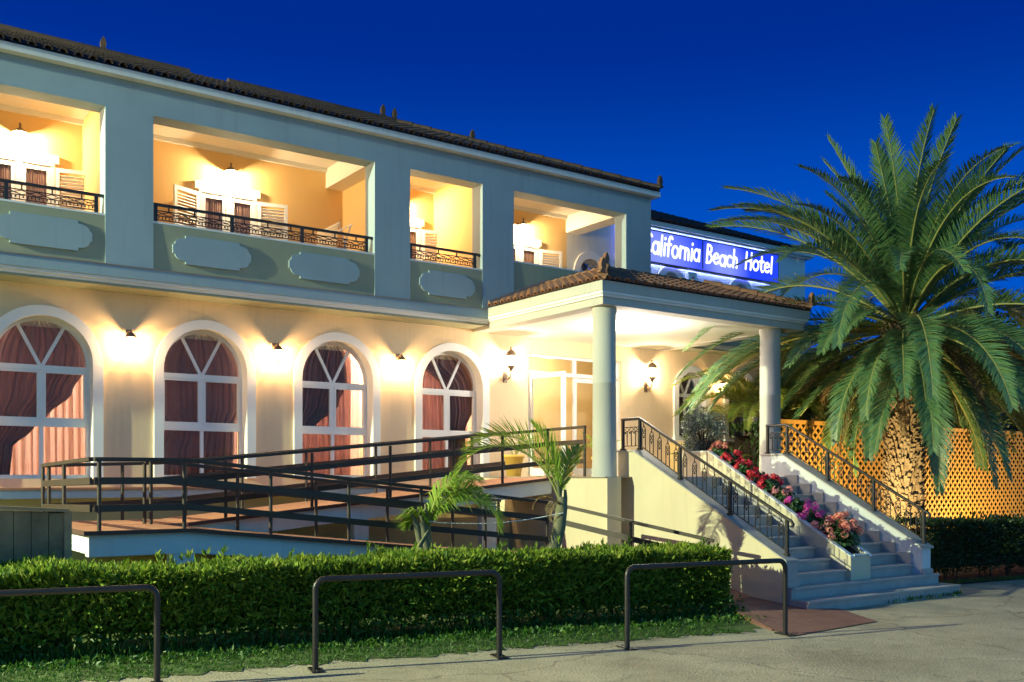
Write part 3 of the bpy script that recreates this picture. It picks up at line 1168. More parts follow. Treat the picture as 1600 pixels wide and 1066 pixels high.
ex2, ey2, ez2, rl2 = 23.3, 17.78, 6.37, 3.6
mb.face([(14.6, ey2, ez2), (ex2, ey2, ez2), (ex2 - rl2, ey2 + rl2, ez2 + 0.42 * rl2), (14.6, ey2 + rl2, ez2 + 0.42 * rl2)])
mb.face([(ex2, ey2, ez2), (ex2, ey2 + 2 * rl2, ez2), (ex2 - rl2, ey2 + rl2, ez2 + 0.42 * rl2)])
barrel_tiles(mb, (15.3, ey2 - 0.02, ez2), (1, 0, 0), (0, 1, 0.42), 38, 0.2105, lambda s: 1.085 * max(0.1, min(rl2, ex2 - (15.3 + s))))
mb.build('roof', M['tile_dark'], annex)
mb = MB()
mb.box(18.25, 18.55, 17.86, 17.995, 5.02, 5.25)
mb.box(18.36, 18.46, 17.85, 17.861, 5.1, 5.13, 1)
mb.build('alarm_box', [M['white_plastic'], M['pet_red']], annex)

# sign
sg = thing('hotel_sign', 'long blue backlit sign with white brush lettering on the upper wing wall', 'sign', (15.9, 17.8, 5.69))
mb = MB()
mb.box(15.9, 21.6, 17.74, 17.90, 5.325, 6.085)
mb.build('sign_face', M['sign'], sg, bevel=0.02)
mb = MB()
mb.box(15.88, 21.64, 17.76, 17.91, 5.295, 5.324)
mb.box(15.88, 21.64, 17.76, 17.91, 6.086, 6.115)
mb.box(21.601, 21.635, 17.76, 17.91, 5.3241, 6.0859)
mb.box(18.62, 18.65, 17.732, 17.742, 5.35, 6.06)
mb.build('sign_frame', M['iron'], sg)


for z in (5.37, 6.04):
    mb = MB()
    mb.tube([(15.95, 17.95, z), (21.5, 17.95, z)], 0.012, 6)
    mb.build('halo_tube', M['halo'], sg)


def arc(cx, cy, rx, ry, a0, a1, n=14):
    return [(cx + rx * cos(radians(a0 + (a1 - a0) * k / n)), cy + ry * sin(radians(a0 + (a1 - a0) * k / n))) for k in range(n + 1)]


HUMP = [(0.10, 0.38), (0.17, 0.50), (0.26, 0.57), (0.35, 0.54), (0.40, 0.42), (0.41, 0.2), (0.41, 0.0)]
GLYPH = {
    'C': (0.72, [arc(0.40, 0.5, 0.36, 0.48, 50, 310)]),
    'a': (0.62, [arc(0.27, 0.29, 0.23, 0.29, 50, 410), [(0.50, 0.58), (0.50, 0.3), (0.52, 0.0)]]),
    'l': (0.27, [[(0.12, 1.0), (0.11, 0.5), (0.12, 0.0)]]),
    'i': (0.27, [[(0.12, 0.58), (0.12, 0.0)], [(0.13, 0.83), (0.14, 0.87)]]),
    'f': (0.45, [[(0.44, 0.92), (0.36, 1.0), (0.26, 0.98), (0.19, 0.86), (0.17, 0.5), (0.17, 0.0)], [(0.02, 0.57), (0.36, 0.60)]]),
    'o': (0.60, [arc(0.29, 0.29, 0.24, 0.29, 0, 360)]),
    'r': (0.43, [[(0.12, 0.58), (0.12, 0.0)], [(0.12, 0.36), (0.20, 0.51), (0.30, 0.57), (0.38, 0.54)]]),
    'n': (0.56, [[(0.11, 0.58), (0.11, 0.0)], HUMP]),
    'B': (0.64, [[(0.12, 1.0), (0.12, 0.0)], [(0.12, 0.99), (0.32, 0.99), (0.45, 0.88), (0.45, 0.70), (0.33, 0.57), (0.12, 0.54)], [(0.12, 0.54), (0.38, 0.50), (0.52, 0.35), (0.50, 0.15), (0.35, 0.02), (0.12, 0.0)]]),
    'e': (0.56, [[(0.07, 0.30), (0.28, 0.32), (0.47, 0.37), (0.43, 0.51), (0.29, 0.58), (0.13, 0.52), (0.05, 0.35), (0.07, 0.16), (0.19, 0.03), (0.34, 0.02), (0.48, 0.11)]]),
    'c': (0.52, [arc(0.28, 0.29, 0.23, 0.29, 50, 310)]),
    'h': (0.58, [[(0.11, 1.0), (0.11, 0.0)], HUMP]),
    'H': (0.70, [[(0.12, 1.0), (0.10, 0.0)], [(0.56, 1.0), (0.54, 0.0)], [(0.11, 0.50), (0.55, 0.53)]]),
    't': (0.45, [[(0.20, 0.92), (0.18, 0.5), (0.19, 0.14), (0.27, 0.01), (0.38, 0.05)], [(0.02, 0.61), (0.38, 0.64)]]),
}


def word(txt, x0, x1, z0, cap):
    """Brush lettering: every letter is laid out as thick rounded strokes lying on the sign face."""
    total = sum(GLYPH[ch][0] for ch in txt)
    k = (x1 - x0) / total
    pen = 0.0
    for q, ch in enumerate(txt):
        w, strokes = GLYPH[ch]
        mb = MB()
        for si, st_ in enumerate(strokes):
            pts = []
            for x, z in st_:
                Z = z0 + z * cap + 0.012 * sin(q * 2.3)
                pts.append((x0 + (pen + x) * k + 0.10 * z * cap, 17.738, Z))
            n = len(pts)
            vs, fs = [], []
            mb.tube(pts, 0.036, 8)
            for e in (pts[0], pts[-1]):
                mb.sphere(e, 0.036, 8, 6)
        mb.v = [(x, 17.738 + (y - 17.738) * 0.25, z) for x, y, z in mb.v]
        mb.build('letter', M['signletter'], sg)
        pen += w


word('California', 16.55, 18.54, 5.52, 0.49)
word('Beach', 18.73, 19.98, 5.535, 0.46)
word('Hotel', 20.22, 21.36, 5.555, 0.44)

# ------------------------------------------------------------------ entrance porch
porch = thing('entrance_porch', 'white entrance porch with tiled hip roof on two round columns above the stairs', 'porch', (13.4, 12.8, G))
PX0, PX1, PY = 10.70, 16.10, 12.45


def frame_ring(mb, x0, x1, y0, y1, t, z0, z1, mi=0):
    """Three-sided beam (front and both sides) running back to the wall."""
    mb.box(x0, x1, y0, y0 + t, z0, z1, mi)
    mb.box(x0, x0 + t, y0 + t, y1, z0, z1, mi)
    mb.box(x1 - t, x1, y0 + t, y1, z0, z1, mi)


mb = MB()
frame_ring(mb, PX0, PX1, PY, 15.86, 0.35, 3.12, 3.285, 0)
frame_ring(mb, PX0 + 0.015, PX1 - 0.015, PY + 0.015, 15.89, 0.3, 3.07, 3.119, 1)
frame_ring(mb, PX0 + 0.045, PX1 - 0.045, PY + 0.045, 15.94, 0.3, 3.03, 3.069, 1)
frame_ring(mb, PX0 + 0.075, PX1 - 0.075, PY + 0.075, 16.49, 0.3, 2.90, 3.029, 0)
mb.build('cornice', [M['porch'], M['trim']], porch)
mb = MB()
mb.box(PX0 + 0.375, PX1 - 0.375, PY + 0.375, 16.49, 2.915, 2.954)
mb.build('ceiling', M['ceiling'], porch)
# hip roof
mb = MB()
ZE, ZT = 3.295, 3.87
c0, c1 = Vector((PX0 - 0.03, PY - 0.03, ZE)), Vector((PX1 + 0.03, PY - 0.03, ZE))
b0, b1 = Vector((PX0 - 0.03, 15.86, ZE)), Vector((PX1 + 0.03, 15.86, ZE))
t0_, t1_ = Vector((12.10, 14.0, ZT)), Vector((14.72, 14.0, ZT))
u0_, u1_ = Vector((12.10, 15.86, ZT)), Vector((14.72, 15.86, ZT))
mb.face([c0, c1, t1_, t0_])
mb.face([b0, c0, t0_, u0_])
mb.face([c1, b1, u1_, t1_])
mb.face([t0_, t1_, u1_, u0_])
dxl = t0_.x - c0.x
dyl = t0_.y - c0.y
dxr = c1.x - t1_.x
pf = (ZT - ZE) / dyl
pl = (ZT - ZE) / dxl


def front_len(s):
    x = c0.x + 0.08 + s
    h = dyl * min(1.0, (x - c0.x) / dxl, (c1.x - x) / dxr)
    return max(0.05, h) * sqrt(1 + pf * pf)


def left_len(s):
    y = c0.y + 0.08 + s
    h = dxl * min(1.0, (y - c0.y) / dyl)
    return max(0.05, h) * sqrt(1 + pl * pl)


nfr = int((c1.x - c0.x) / 0.2105)
barrel_tiles(mb, c0 + Vector((0.08, -0.01, 0)), (1, 0, 0), (0, 1, pf), nfr, 0.2105, front_len)
nlf = int((b0.y - c0.y) / 0.2105)
barrel_tiles(mb, c0 + Vector((-0.01, 0.08, 0)), (0, 1, 0), (1, 0, pl), nlf, 0.2105, left_len)
prf = mb.build('roof', M['tile'], porch)
mb = MB()
for a, b in ((c0, t0_), (c1, t1_)):
    n = 6
    for k in range(n):
        p = a.lerp(b, k / n) + Vector((0, 0, 0.07))
        q = a.lerp(b, min(1, (k + 1.12) / n)) + Vector((0, 0, 0.06))
        mb.tube([p, q], [0.095, 0.075], 8)
for a, b in ((t0_, t1_), (t0_, u0_)):
    n = 8
    for k in range(n):
        p = a.lerp(b, k / n) + Vector((0, 0, 0.035))
        q = a.lerp(b, min(1, (k + 1.1) / n)) + Vector((0, 0, 0.03))
        mb.tube([p, q], [0.07, 0.055], 8)
mb.build('ridge_cap', M['tile'], prf)
for c in (t0_ + Vector((0, -0.02, 0.08)), c0 + Vector((0, 0, 0.1)), c1 + Vector((0, 0, 0.1))):
    mb = MB()
    acroterion(mb, c, 0.26, 0.15, 0.08)
    mb.build('roof_ornament', M['tile'], prf)
mb = MB()     # lead flashing where the roof meets the building
mb.bar((10.70, 15.83, 3.40), (12.10, 15.83, 3.98), 0.05, 0.05)
mb.build('flashing', M['coping'], prf)
# columns
for cx, z0 in ((11.06, 0.0), (15.36, 0.0)):
    mb = MB()
    mb.lathe([(0.225, 0.0), (0.215, 0.02), (0.205, 0.5), (0.2, 1.6), (0.203, 1.605), (0.2, 1.61), (0.198, 2.78), (0.215, 2.83), (0.215, 2.899)], (cx, 12.82, z0), 32)
    mb.build('column', M['porch'], porch)
# platform
mb = MB()
mb.box(10.85, 16.2, 13.12, 16.49, G, -0.012, 0)
mb.box(10.85, 11.16, 12.5, 13.12, G, -0.012, 0)
mb.box(15.04, 16.2, 12.55, 13.12, G, -0.012, 0)
mb.box(10.80, 16.25, 13.07, 16.49, -0.0119, 0.0, 1)
mb.box(10.80, 11.40, 12.5, 13.07, -0.0119, 0.0, 1)
mb.box(15.04, 16.25, 12.5, 13.07, -0.0119, 0.0, 1)
mb.build('platform', [M['cream2'], M['marble']], porch)

pl_ = thing('porch_ceiling_lamp', 'glowing round lamp flush on the white porch ceiling beside the front column', 'lamp', (12.75, 14.0, 2.91))
mb = MB()
mb.lathe([(0.0, -0.005), (0.19, -0.005), (0.19, -0.03), (0.17, -0.035)], (12.75, 14.0, 2.915), 24)
mb.build('base', M['trim'], pl_)
mb = MB()
mb.lathe([(0.17, -0.036), (0.14, -0.075), (0.08, -0.1), (0.001, -0.108)], (12.75, 14.0, 2.915), 24)
mb.build('diffuser', M['dome'], pl_)
point('porch_light', (12.75, 14.0, 2.66), P_PORCH, (1.0, 0.92, 0.80), 0.12, pl_)

# ------------------------------------------------------------------ stairs
R_ = 0.16
stairs = thing('staircase', 'pale marble entrance stairs in two flights between white side walls', 'stairs', (13.2, 8.81, G))
YK = {k: 9.37 + (k - 3) * 0.2867 for k in range(3, 13)}


def step(spans, y0, y1, zt, zb):
    mb = MB()
    for x0, x1 in spans:
        mb.box(x0, x1, y0 + 0.015, y1, zb, zt - 0.03, 0)
        mb.box(x0 - 0.001, x1 + 0.001, y0 - 0.01, y1, zt - 0.0299, zt, 1)
    mb.build('step', [M['marble'], M['marble']], stairs)


step([(11.37, 15.24)], 8.81, 9.14, -11 * R_, G)
step([(11.42, 15.16)], 9.13, 9.40, -10 * R_, G)
for k in range(3, 13):
    y1 = YK[k] + 0.2867 if k < 12 else 13.065
    step([(11.625, 13.015), (13.525, 14.775)], YK[k], y1, -(12 - k) * R_ - (0.0005 if k == 12 else 0), -(12 - k + 1) * R_ - 0.02)
mb = MB()
mb.prism([(9.24, -10 * R_), (12.86, -10 * R_), (12.86, 0.43), (12.45, 0.43), (9.24, -1.225)], 'x', 11.41, 11.62)
mb.box(11.41, 11.62, 9.41, 12.86, G, -10 * R_)
mb.box(11.3, 11.41, 9.41, 9.42, G, G + 0.01)
mb.prism([(9.22, G), (9.42, G), (9.42, -10 * R_ - 0.001), (9.22, -10 * R_ - 0.001)], 'x', 11.40, 11.425)
sw = mb.build('side_wall', M['cream2'], stairs, fixnormals=True)
mb = MB()
mb.prism([(9.20, -1.205), (12.45, 0.455), (12.45, 0.43), (9.20, -1.2249)], 'x', 11.375, 11.655)
mb.prism([(12.45, 0.455), (12.88, 0.455), (12.88, 0.43), (12.45, 0.43)], 'x', 11.375, 11.655)
mb.box(11.40, 11.64, 9.215, 9.239, -10 * R_, -1.235)
mb.box(11.38, 11.66, 9.19, 9.25, -10 * R_ + 0.001, -10 * R_ + 0.09)
mb.build('wall_cap', M['marble'], sw, fixnormals=True)
mb = MB()
mb.prism([(9.20, -10 * R_), (12.55, -10 * R_), (12.55, 0.41), (12.06, 0.41), (9.20, -1.155)], 'x', 14.78, 15.02)
mb.box(14.80, 15.02, 9.42, 12.55, G, -10 * R_)
sw2 = mb.build('side_wall', M['white'], stairs, fixnormals=True)
mb = MB()
mb.prism([(9.16, -1.15), (12.06, 0.435), (12.06, 0.41), (9.16, -1.1749)], 'x', 14.76, 15.05)
mb.prism([(12.06, 0.435), (12.57, 0.435), (12.57, 0.41), (12.06, 0.41)], 'x', 14.76, 15.05)
mb.box(14.765, 15.04, 9.17, 9.205, -10 * R_ + 0.001, -10 * R_ + 0.09)
mb.build('wall_cap', M['marble'], sw2, fixnormals=True)
# stepped skirting tiles along the walls and the planter
for xa, xb, hh in ((14.755, 14.778, 0.19), (13.001, 13.014, 0.16), (11.621, 11.635, 0.16)):
    mb = MB()
    for k in range(3, 12):
        z = -(12 - k) * R_
        mb.box(xa, xb, YK[k] + 0.03, YK[k] + 0.33, z, z + hh)
    mb.build('skirting', M['marble'], stairs)

# planter between the flights
planter = thing('flower_planter', 'long sloping cream planter wall between the two stair flights', 'planter', (13.27, 9.3, -1.6))
mb = MB()
def pz(y):
    return -1.21 + (y - 9.3) * (0.46 + 1.21) / (12.25 - 9.3)
mb.prism([(9.3, -10 * R_ + 0.001), (12.98, -10 * R_ + 0.001), (12.98, 0.44), (12.25, 0.44), (9.3, -1.25)], 'x', 13.02, 13.07)
mb.prism([(9.3, -10 * R_ + 0.001), (12.98, -10 * R_ + 0.001), (12.98, 0.44), (12.25, 0.44), (9.3, -1.25)], 'x', 13.47, 13.52)
mb.box(13.0701, 13.4699, 9.3, 9.35, -10 * R_ + 0.001, -1.235)
mb.box(13.0701, 13.4699, 12.93, 12.98, -10 * R_ + 0.001, 0.44)
mb.build('box', M['cream2'], planter, fixnormals=True)
mb = MB()
for x0, x1 in ((13.0, 13.085), (13.455, 13.54)):
    mb.prism([(9.28, -1.225), (12.25, 0.465), (12.99, 0.465), (12.99, 0.441), (12.25, 0.441), (9.28, -1.249)], 'x', x0, x1)
mb.box(13.0851, 13.4549, 9.28, 9.36, -1.225, -1.2)
mb.build('coping', M['trim'], planter, fixnormals=True)
mb = MB()
mb.prism([(9.36, -1.5), (12.92, -1.5), (12.92, 0.40), (12.2, 0.40), (9.36, -1.28)], 'x', 13.071, 13.469)
mb.build('soil', M['soil'], planter, fixnormals=True)


# ------------------------------------------------------------------ stair railings
def baluster_mesh(slope):
    """One arched baluster: two uprights, an X panel and a hanging drop. Local y runs along the stair."""
    mb = MB()
    hw = 0.042
    z0 = 0.075
    zt = 0.40
    for y in (-hw, hw):
        mb.box(-0.006, 0.006, y - 0.006, y + 0.006, z0 + y * slope, zt)
    n = 8
    pts = [(0, hw * cos(pi * k / n), zt + hw * 1.1 * sin(pi * k / n)) for k in range(n + 1)]
    mb.tube(pts, 0.007, 5)
    zc0, zc1 = zt - 0.105, zt - 0.005
    mb.box(-0.005, 0.005, -hw, hw, zc0 - 0.005, zc0 + 0.005)
    mb.box(-0.005, 0.005, -hw, hw, zc1 - 0.005, zc1 + 0.005)
    mb.bar((0.002, -hw, zc0), (0.002, hw, zc1), 0.008, 0.009)
    mb.bar((-0.002, -hw, zc1), (-0.002, hw, zc0), 0.008, 0.009)
    mb.sphere((0, 0, zc0 - 0.026), 0.017, 6, 4)
    mb.box(-0.004, 0.004, -0.004, 0.004, zc0 - 0.015, zc0)
    mb.sphere((0, 0, zt + hw * 1.1 + 0.012), 0.014, 6, 4)
    mb.box(-0.005, 0.005, -0.005, 0.005, zt + hw, 0.53)
    return mb


def stair_railing(name, label, X, posts, flat, slope, back):
    """posts: (y, z base) from the top post down; flat: y of the landing end."""
    r = thing(name, label, 'railing', (X, posts[0][0], posts[0][1]), group='iron railings on the stair walls')
    H = 0.54
    for i, (y, z) in enumerate(posts + [(flat, back)]):
        mb = MB()
        mb.box(X - 0.022, X + 0.022, y - 0.022, y + 0.022, z + 0.002, z + H - 0.01)
        mb.box(X - 0.038, X + 0.038, y - 0.038, y + 0.038, z + 0.002, z + 0.035)
        mb.build('post', M['iron'], r)
    y0, z0 = posts[0]
    y1, z1 = posts[-1]
    mb = MB()
    pts = [(X, flat + 0.03, back + H), (X, y0, z0 + H), (X, y1, z1 + H), (X, y1 - 0.07, z1 + H - 0.03), (X, y1 - 0.11, z1 + H - 0.075), (X, y1 - 0.09, z1 + H - 0.11)]
    mb.tube(pts, 0.026, 8)
    mb.build('handrail', M['iron'], r)
    mb = MB()
    for (ya, za), (yb, zb) in zip(posts, posts[1:]):
        mb.bar((X, ya - 0.02, za + 0.075), (X, yb + 0.02, zb + 0.075), 0.014, 0.014)
    mb.bar((X, flat, back + 0.075), (X, y0, z0 + 0.075), 0.012, 0.012)
    mb.bar((X, flat, back + 0.40), (X, y0, z0 + 0.40), 0.012, 0.012)
    mb.bar((X, flat, back + 0.32), (X, y0, z0 + 0.32), 0.012, 0.012)
    n = 4
    for k in range(1, n):
        y = y0 + (flat - y0) * k / n
        mb.box(X - 0.006, X + 0.006, y - 0.006, y + 0.006, z0 + 0.075, z0 + 0.32)
        mb.sphere((X, y + 0.04, z0 + 0.30), 0.016, 6, 4)
    for k in range(n):
        ya, yb = y0 + (flat - y0) * k / n, y0 + (flat - y0) * (k + 1) / n
        mb.bar((X + 0.002, ya, z0 + 0.325), (X + 0.002, yb, z0 + 0.395), 0.008, 0.008)
        mb.bar((X - 0.002, ya, z0 + 0.395), (X - 0.002, yb, z0 + 0.325), 0.008, 0.008)
    mb.build('bottom_rail', M['iron'], r)
    proto = None
    off = ORIGIN[r.name]
    for (ya, za), (yb, zb) in zip(posts, posts[1:]):
        for k in range(5):
            t = (k + 0.5) / 5 if True else 0
            y, z = ya + (yb - ya) * t, za + (zb - za) * t
            if proto is None:
                proto = baluster_mesh(slope).build('baluster', M['iron'])
                b = proto
                b.parent = r
            else:
                b = proto.copy()
                COL.objects.link(b)
            b.location = Vector((X, y, z)) - off


stair_railing('stair_railing', 'black iron stair railing on the cream wall beside the ramp', 11.515,
              [(12.42, 0.455), (11.46, -0.05), (10.39, -0.597), (9.30, -1.153)], 12.85, 0.513, 0.455)
stair_railing('stair_railing', 'black iron stair railing on the white wall beside the lattice fence', 14.905,
              [(12.04, 0.435), (11.13, -0.075), (10.19, -0.59), (9.25, -1.10)], 12.50, 0.548, 0.435)

# ------------------------------------------------------------------ wheelchair ramp
ramp = thing('wheelchair_ramp', 'zigzag wheelchair ramp with terracotta deck and white side beams under the arched windows', 'ramp', (6, 13.5, G))


def zl(x):   # lower flight deck height
    return -0.65 if x < 3.85 else -0.65 - (x - 3.85) * (0.62 / 5.69)


def zu(x):   # upper flight deck height
    return -0.66 if x < 4.3 else -0.66 + (x - 4.3) * (0.645 / 6.5)


mb = MB()
mb.prism([(2.62, 12.38), (3.85, 12.38), (3.85, 13.86), (4.28, 13.86), (4.28, 15.42), (2.62, 15.42)], 'z', -0.69, -0.65)
lower = [(3.85, -0.65), (9.54, -1.27)]
mb.prism([(3.85, -0.69), (3.85, -0.65), (9.54, -1.27), (9.54, -1.31)], 'y', 12.38, 13.84)
mb.prism([(4.28, -0.69), (4.28, -0.65), (10.795, -0.014), (10.795, -0.054)], 'y', 13.92, 15.42)
seg = [(9.54, 12.38, -1.27), (11.40, 12.38, -1.27), (11.40, 9.86, -1.79), (10.62, 9.86, -1.79)]
mb.add(seg + [(x, y, z - 0.04) for x, y, z in seg], [(0, 3, 2, 1), (4, 5, 6, 7), (0, 1, 5, 4), (1, 2, 6, 5), (2, 3, 7, 6), (3, 0, 4, 7)])
mb.box(9.54, 11.40, 12.381, 13.84, -1.31, -1.27)
mb.build('deck', M['deck'], ramp, fixnormals=True)
mb = MB()      # dark drip edge
mb.bar((2.60, 12.37, -0.672), (3.85, 12.37, -0.672), 0.03, 0.05)
mb.bar((3.85, 12.37, -0.672), (9.54, 12.37, -1.292), 0.03, 0.05)
mb.bar((2.605, 12.36, -0.672), (2.605, 15.42, -0.672), 0.03, 0.05)
mb.bar((4.28, 13.905, -0.672), (10.79, 13.905, -0.036), 0.03, 0.05)
mb.bar((9.54, 12.37, -1.292), (10.62, 9.86, -1.812), 0.03, 0.05)
mb.build('deck_edge', M['deck_edge'], ramp)
mb = MB()
mb.box(2.66, 3.85, 12.43, 12.62, -0.96, -0.691)
mb.prism([(3.8501, -0.691), (9.54, -1.311), (9.54, -1.58), (3.8501, -0.96)], 'y', 12.43, 12.62)
mb.box(2.66, 2.80, 12.62, 15.40, -0.93, -0.691)
mb.prism([(4.28, -0.691), (10.79, -0.055), (10.79, -0.30), (4.28, -0.94)], 'y', 13.95, 14.12)
mb.prism([(9.60, G), (9.60, -1.312), (11.3, -1.312), (11.3, G)], 'y', 12.44, 12.6)
mb.build('beam', M['white'], ramp, fixnormals=True)
for x0, x1, y0, y1 in ((3.62, 3.92, 12.445, 12.61), (2.9, 3.2, 14.6, 14.9), (6.9, 7.15, 13.97, 14.1), (9.3, 9.55, 12.445, 12.6), (4.2, 4.5, 13.97, 14.1), (9.3, 9.6, 13.97, 14.1)):
    mb = MB()
    xm = (x0 + x1) / 2
    top = (zl(xm) - 0.2) if y0 < 13 else (zu(xm) - 0.2)
    mb.box(x0, x1, y0, y1, G, top)
    mb.build('pier', M['white'], ramp)
mb = MB()
mb.box(2.75, 4.6, 15.3, 15.38, G, -0.7)
mb.box(4.6, 10.84, 15.32, 15.4, G, -0.75)
mb.build('back_wall', M['cream'], ramp)


def ramp_rail(label, pts, posts, ends=True):
    """pts: polyline on the deck (x,y,z); posts: list of (x,y,z)."""
    r = thing('ramp_railing', label, 'railing', pts[0], group='brown steel railings of the wheelchair ramp')
    mb = MB()
    for a, b in zip(pts, pts[1:]):
        a, b = Vector(a), Vector(b)
        mb.bar(a + Vector((0, 0, 0.86)), b + Vector((0, 0, 0.86)), 0.06, 0.05)
    mb.build('handrail', M['rail'], r, bevel=0.006)
    for hgt in (0.60, 0.27):
        mb = MB()
        for a, b in zip(pts, pts[1:]):
            a, b = Vector(a), Vector(b)
            if hgt < 0.3 and b.z < -1.5:
                continue
            mb.bar(a + Vector((0, 0, hgt)), b + Vector((0, 0, hgt)), 0.03, 0.085)
        mb.build('guard_board', M['rail'], r)
    for p in posts:
        p = Vector(p)
        mb = MB()
        mb.tube([p, p + Vector((0, 0, 0.835))], 0.026, 8)
        mb.build('post', M['rail'], r)


def along(px, y):
    return y * tan(atan((px - 800) / 1533.0) + HEAD)


lo_posts = [(along(p, 12.43), 12.43, zl(along(p, 12.43))) for p in (155, 288, 423, 545, 658, 758, 855)]
ramp_rail('outer ramp railing nearest the hedge running down to the stair wall',
          [(2.72, 12.43, -0.65), (3.85, 12.43, -0.65), (9.54, 12.43, -1.27), (10.6, 9.87, -1.79)],
          lo_posts + [(9.62, 12.25, -1.3), (10.1, 11.1, -1.54), (10.57, 9.95, -1.78)])
xs = [3.74 + 1.21 * k for k in range(5)] + [9.5]
ramp_rail('inner ramp railing along the back of the lower sloping deck', [(3.72, 13.76, -0.65), (3.85, 13.76, -0.65), (9.54, 13.76, -1.27)], [(x, 13.76, zl(x)) for x in xs])
xs = [3.72, 4.86, 6.2, 7.55, 8.75, 9.75, 10.74]
ramp_rail('ramp railing along the near edge of the upper deck as far as the porch column', [(3.72, 14.0, -0.65), (4.3, 14.0, -0.65), (10.82, 14.0, -0.01), (10.83, 13.05, 0.0)], [(x, 14.0, zu(x)) for x in xs] + [(10.83, 13.07, 0.0)])
xs = [2.75, 3.76, 4.7, 5.6, 6.7, 8.0, 9.1, 10.0]
ramp_rail('rear ramp railing next to the arched windows', [(2.70, 15.36, -0.70), (4.3, 15.36, -0.65), (10.75, 15.36, -0.015)], [(x, 15.36, zu(x)) for x in xs])
ramp_rail('short ramp railing closing the left end of the landing', [(2.69, 12.46, -0.65), (2.66, 15.32, -0.70)], [(2.68, 13.95, -0.67), (2.66, 15.3, -0.7)])

# ------------------------------------------------------------------ plank fence at the left edge
pf_ = thing('plank_fence', 'weathered dark plank fence end at the left edge behind the hedge', 'fence', (0.4, 12.1, G))
mb = MB()
p0, p1 = Vector((2.33, 12.05, 0)), Vector((-1.6, 12.15, 0))
n = 22
for k in range(n):
    a, b = p0.lerp(p1, (k + 0.02) / n), p0.lerp(p1, (k + 0.98) / n)
    zt = -0.41 + 0.27 * k / n + random.uniform(-0.006, 0.006)
    mid = (G + zt) / 2
    mb.bar((a.x, a.y, mid), (b.x, b.y, mid), 0.03 + random.uniform(0, 0.02), zt - G)
mb.build('planks', M['planks'], pf_)
mb = MB()
mb.bar((p0.x, p0.y + 0.05, -1.0), (p1.x, p1.y + 0.05, -0.9), 0.03, 1.2)
mb.build('backing', M['planks'], pf_)
mb = MB()
d = (p1 - p0).normalized()
mb.bar(p0 - d * 0.03 + Vector((0, 0, -0.385)), p1 + Vector((0, 0, -0.115)), 0.12, 0.035)
mb.bar(p0 - d * 0.02 + Vector((0, 0, G)), p0 - d * 0.02 + Vector((0, 0, -0.395)), 0.08, 0.08, up=tuple(d))
mb.build('cap_board', M['plankcap'], pf_)

# ------------------------------------------------------------------ pipe barriers along the road
def barrier_proto(L, label, loc, rz):
    b = thing('pipe_barrier', label, 'barrier', loc, rz, 'low pipe barriers along the hedge')
    ORIGIN[b.name] = Vector((0, 0, 0))
    Hh, rr = 0.90, 0.10
    pts = [(0, 0, 0.005)]
    for k in range(7):
        a = pi - (pi / 2) * k / 6
        pts.append((rr + rr * cos(a), 0, Hh - rr + rr * sin(a)))
    for k in range(7):
        a = pi / 2 - (pi / 2) * k / 6
        pts.append((L - rr + rr * cos(a), 0, Hh - rr + rr * sin(a)))
    pts.append((L, 0, 0.005))
    mb = MB()
    mb.tube(pts, 0.031, 10)
    mb.build('pipe', M['pipe'], b)
    for x in (0, L):
        mb = MB()
        mb.box(x - 0.055, x + 0.055, -0.14, 0.14, 0.0, 0.012)
        for y in (-0.1, 0.1):
            mb.lathe([(0.012, 0.012), (0.012, 0.022), (0.001, 0.024)], (x, y, 0), 8)
        mb.build('base_plate', M['pipe'], b)
    return b


for (xa, ya), (xb, yb), lab in (((0.55, 9.72), (2.57, 9.25), 'black pipe barrier at the left edge in front of the plank fence'),
                                ((4.04, 9.04), (5.94, 8.59), 'middle black pipe barrier in front of the hedge'),
                                ((7.41, 8.20), (9.61, 7.79), 'black pipe barrier reaching over the red path by the stairs')):
    Ln = sqrt((xb - xa) ** 2 + (yb - ya) ** 2)
    barrier_proto(Ln, lab, (xa, ya, G + 0.004), atan2(yb - ya, xb - xa))


# ------------------------------------------------------------------ foliage helpers
def leaf(mb, p, d, n, l, w, mi=0, fold=0.0):
    """A pointed leaf of two triangles-pairs from p along d with face normal n."""
    s = d.cross(n).normalized() * (w / 2)
    m = p + d * (l * 0.45)
    mb.add([p, m + s + n * fold, p + d * l, m - s + n * fold], [(0, 1, 2), (0, 2, 3)], mi)


def rvec(rnd):
    while True:
        v = Vector((rnd.uniform(-1, 1), rnd.uniform(-1, 1), rnd.uniform(-1, 1)))
        if 0.05 < v.length < 1:
            return v.normalized()


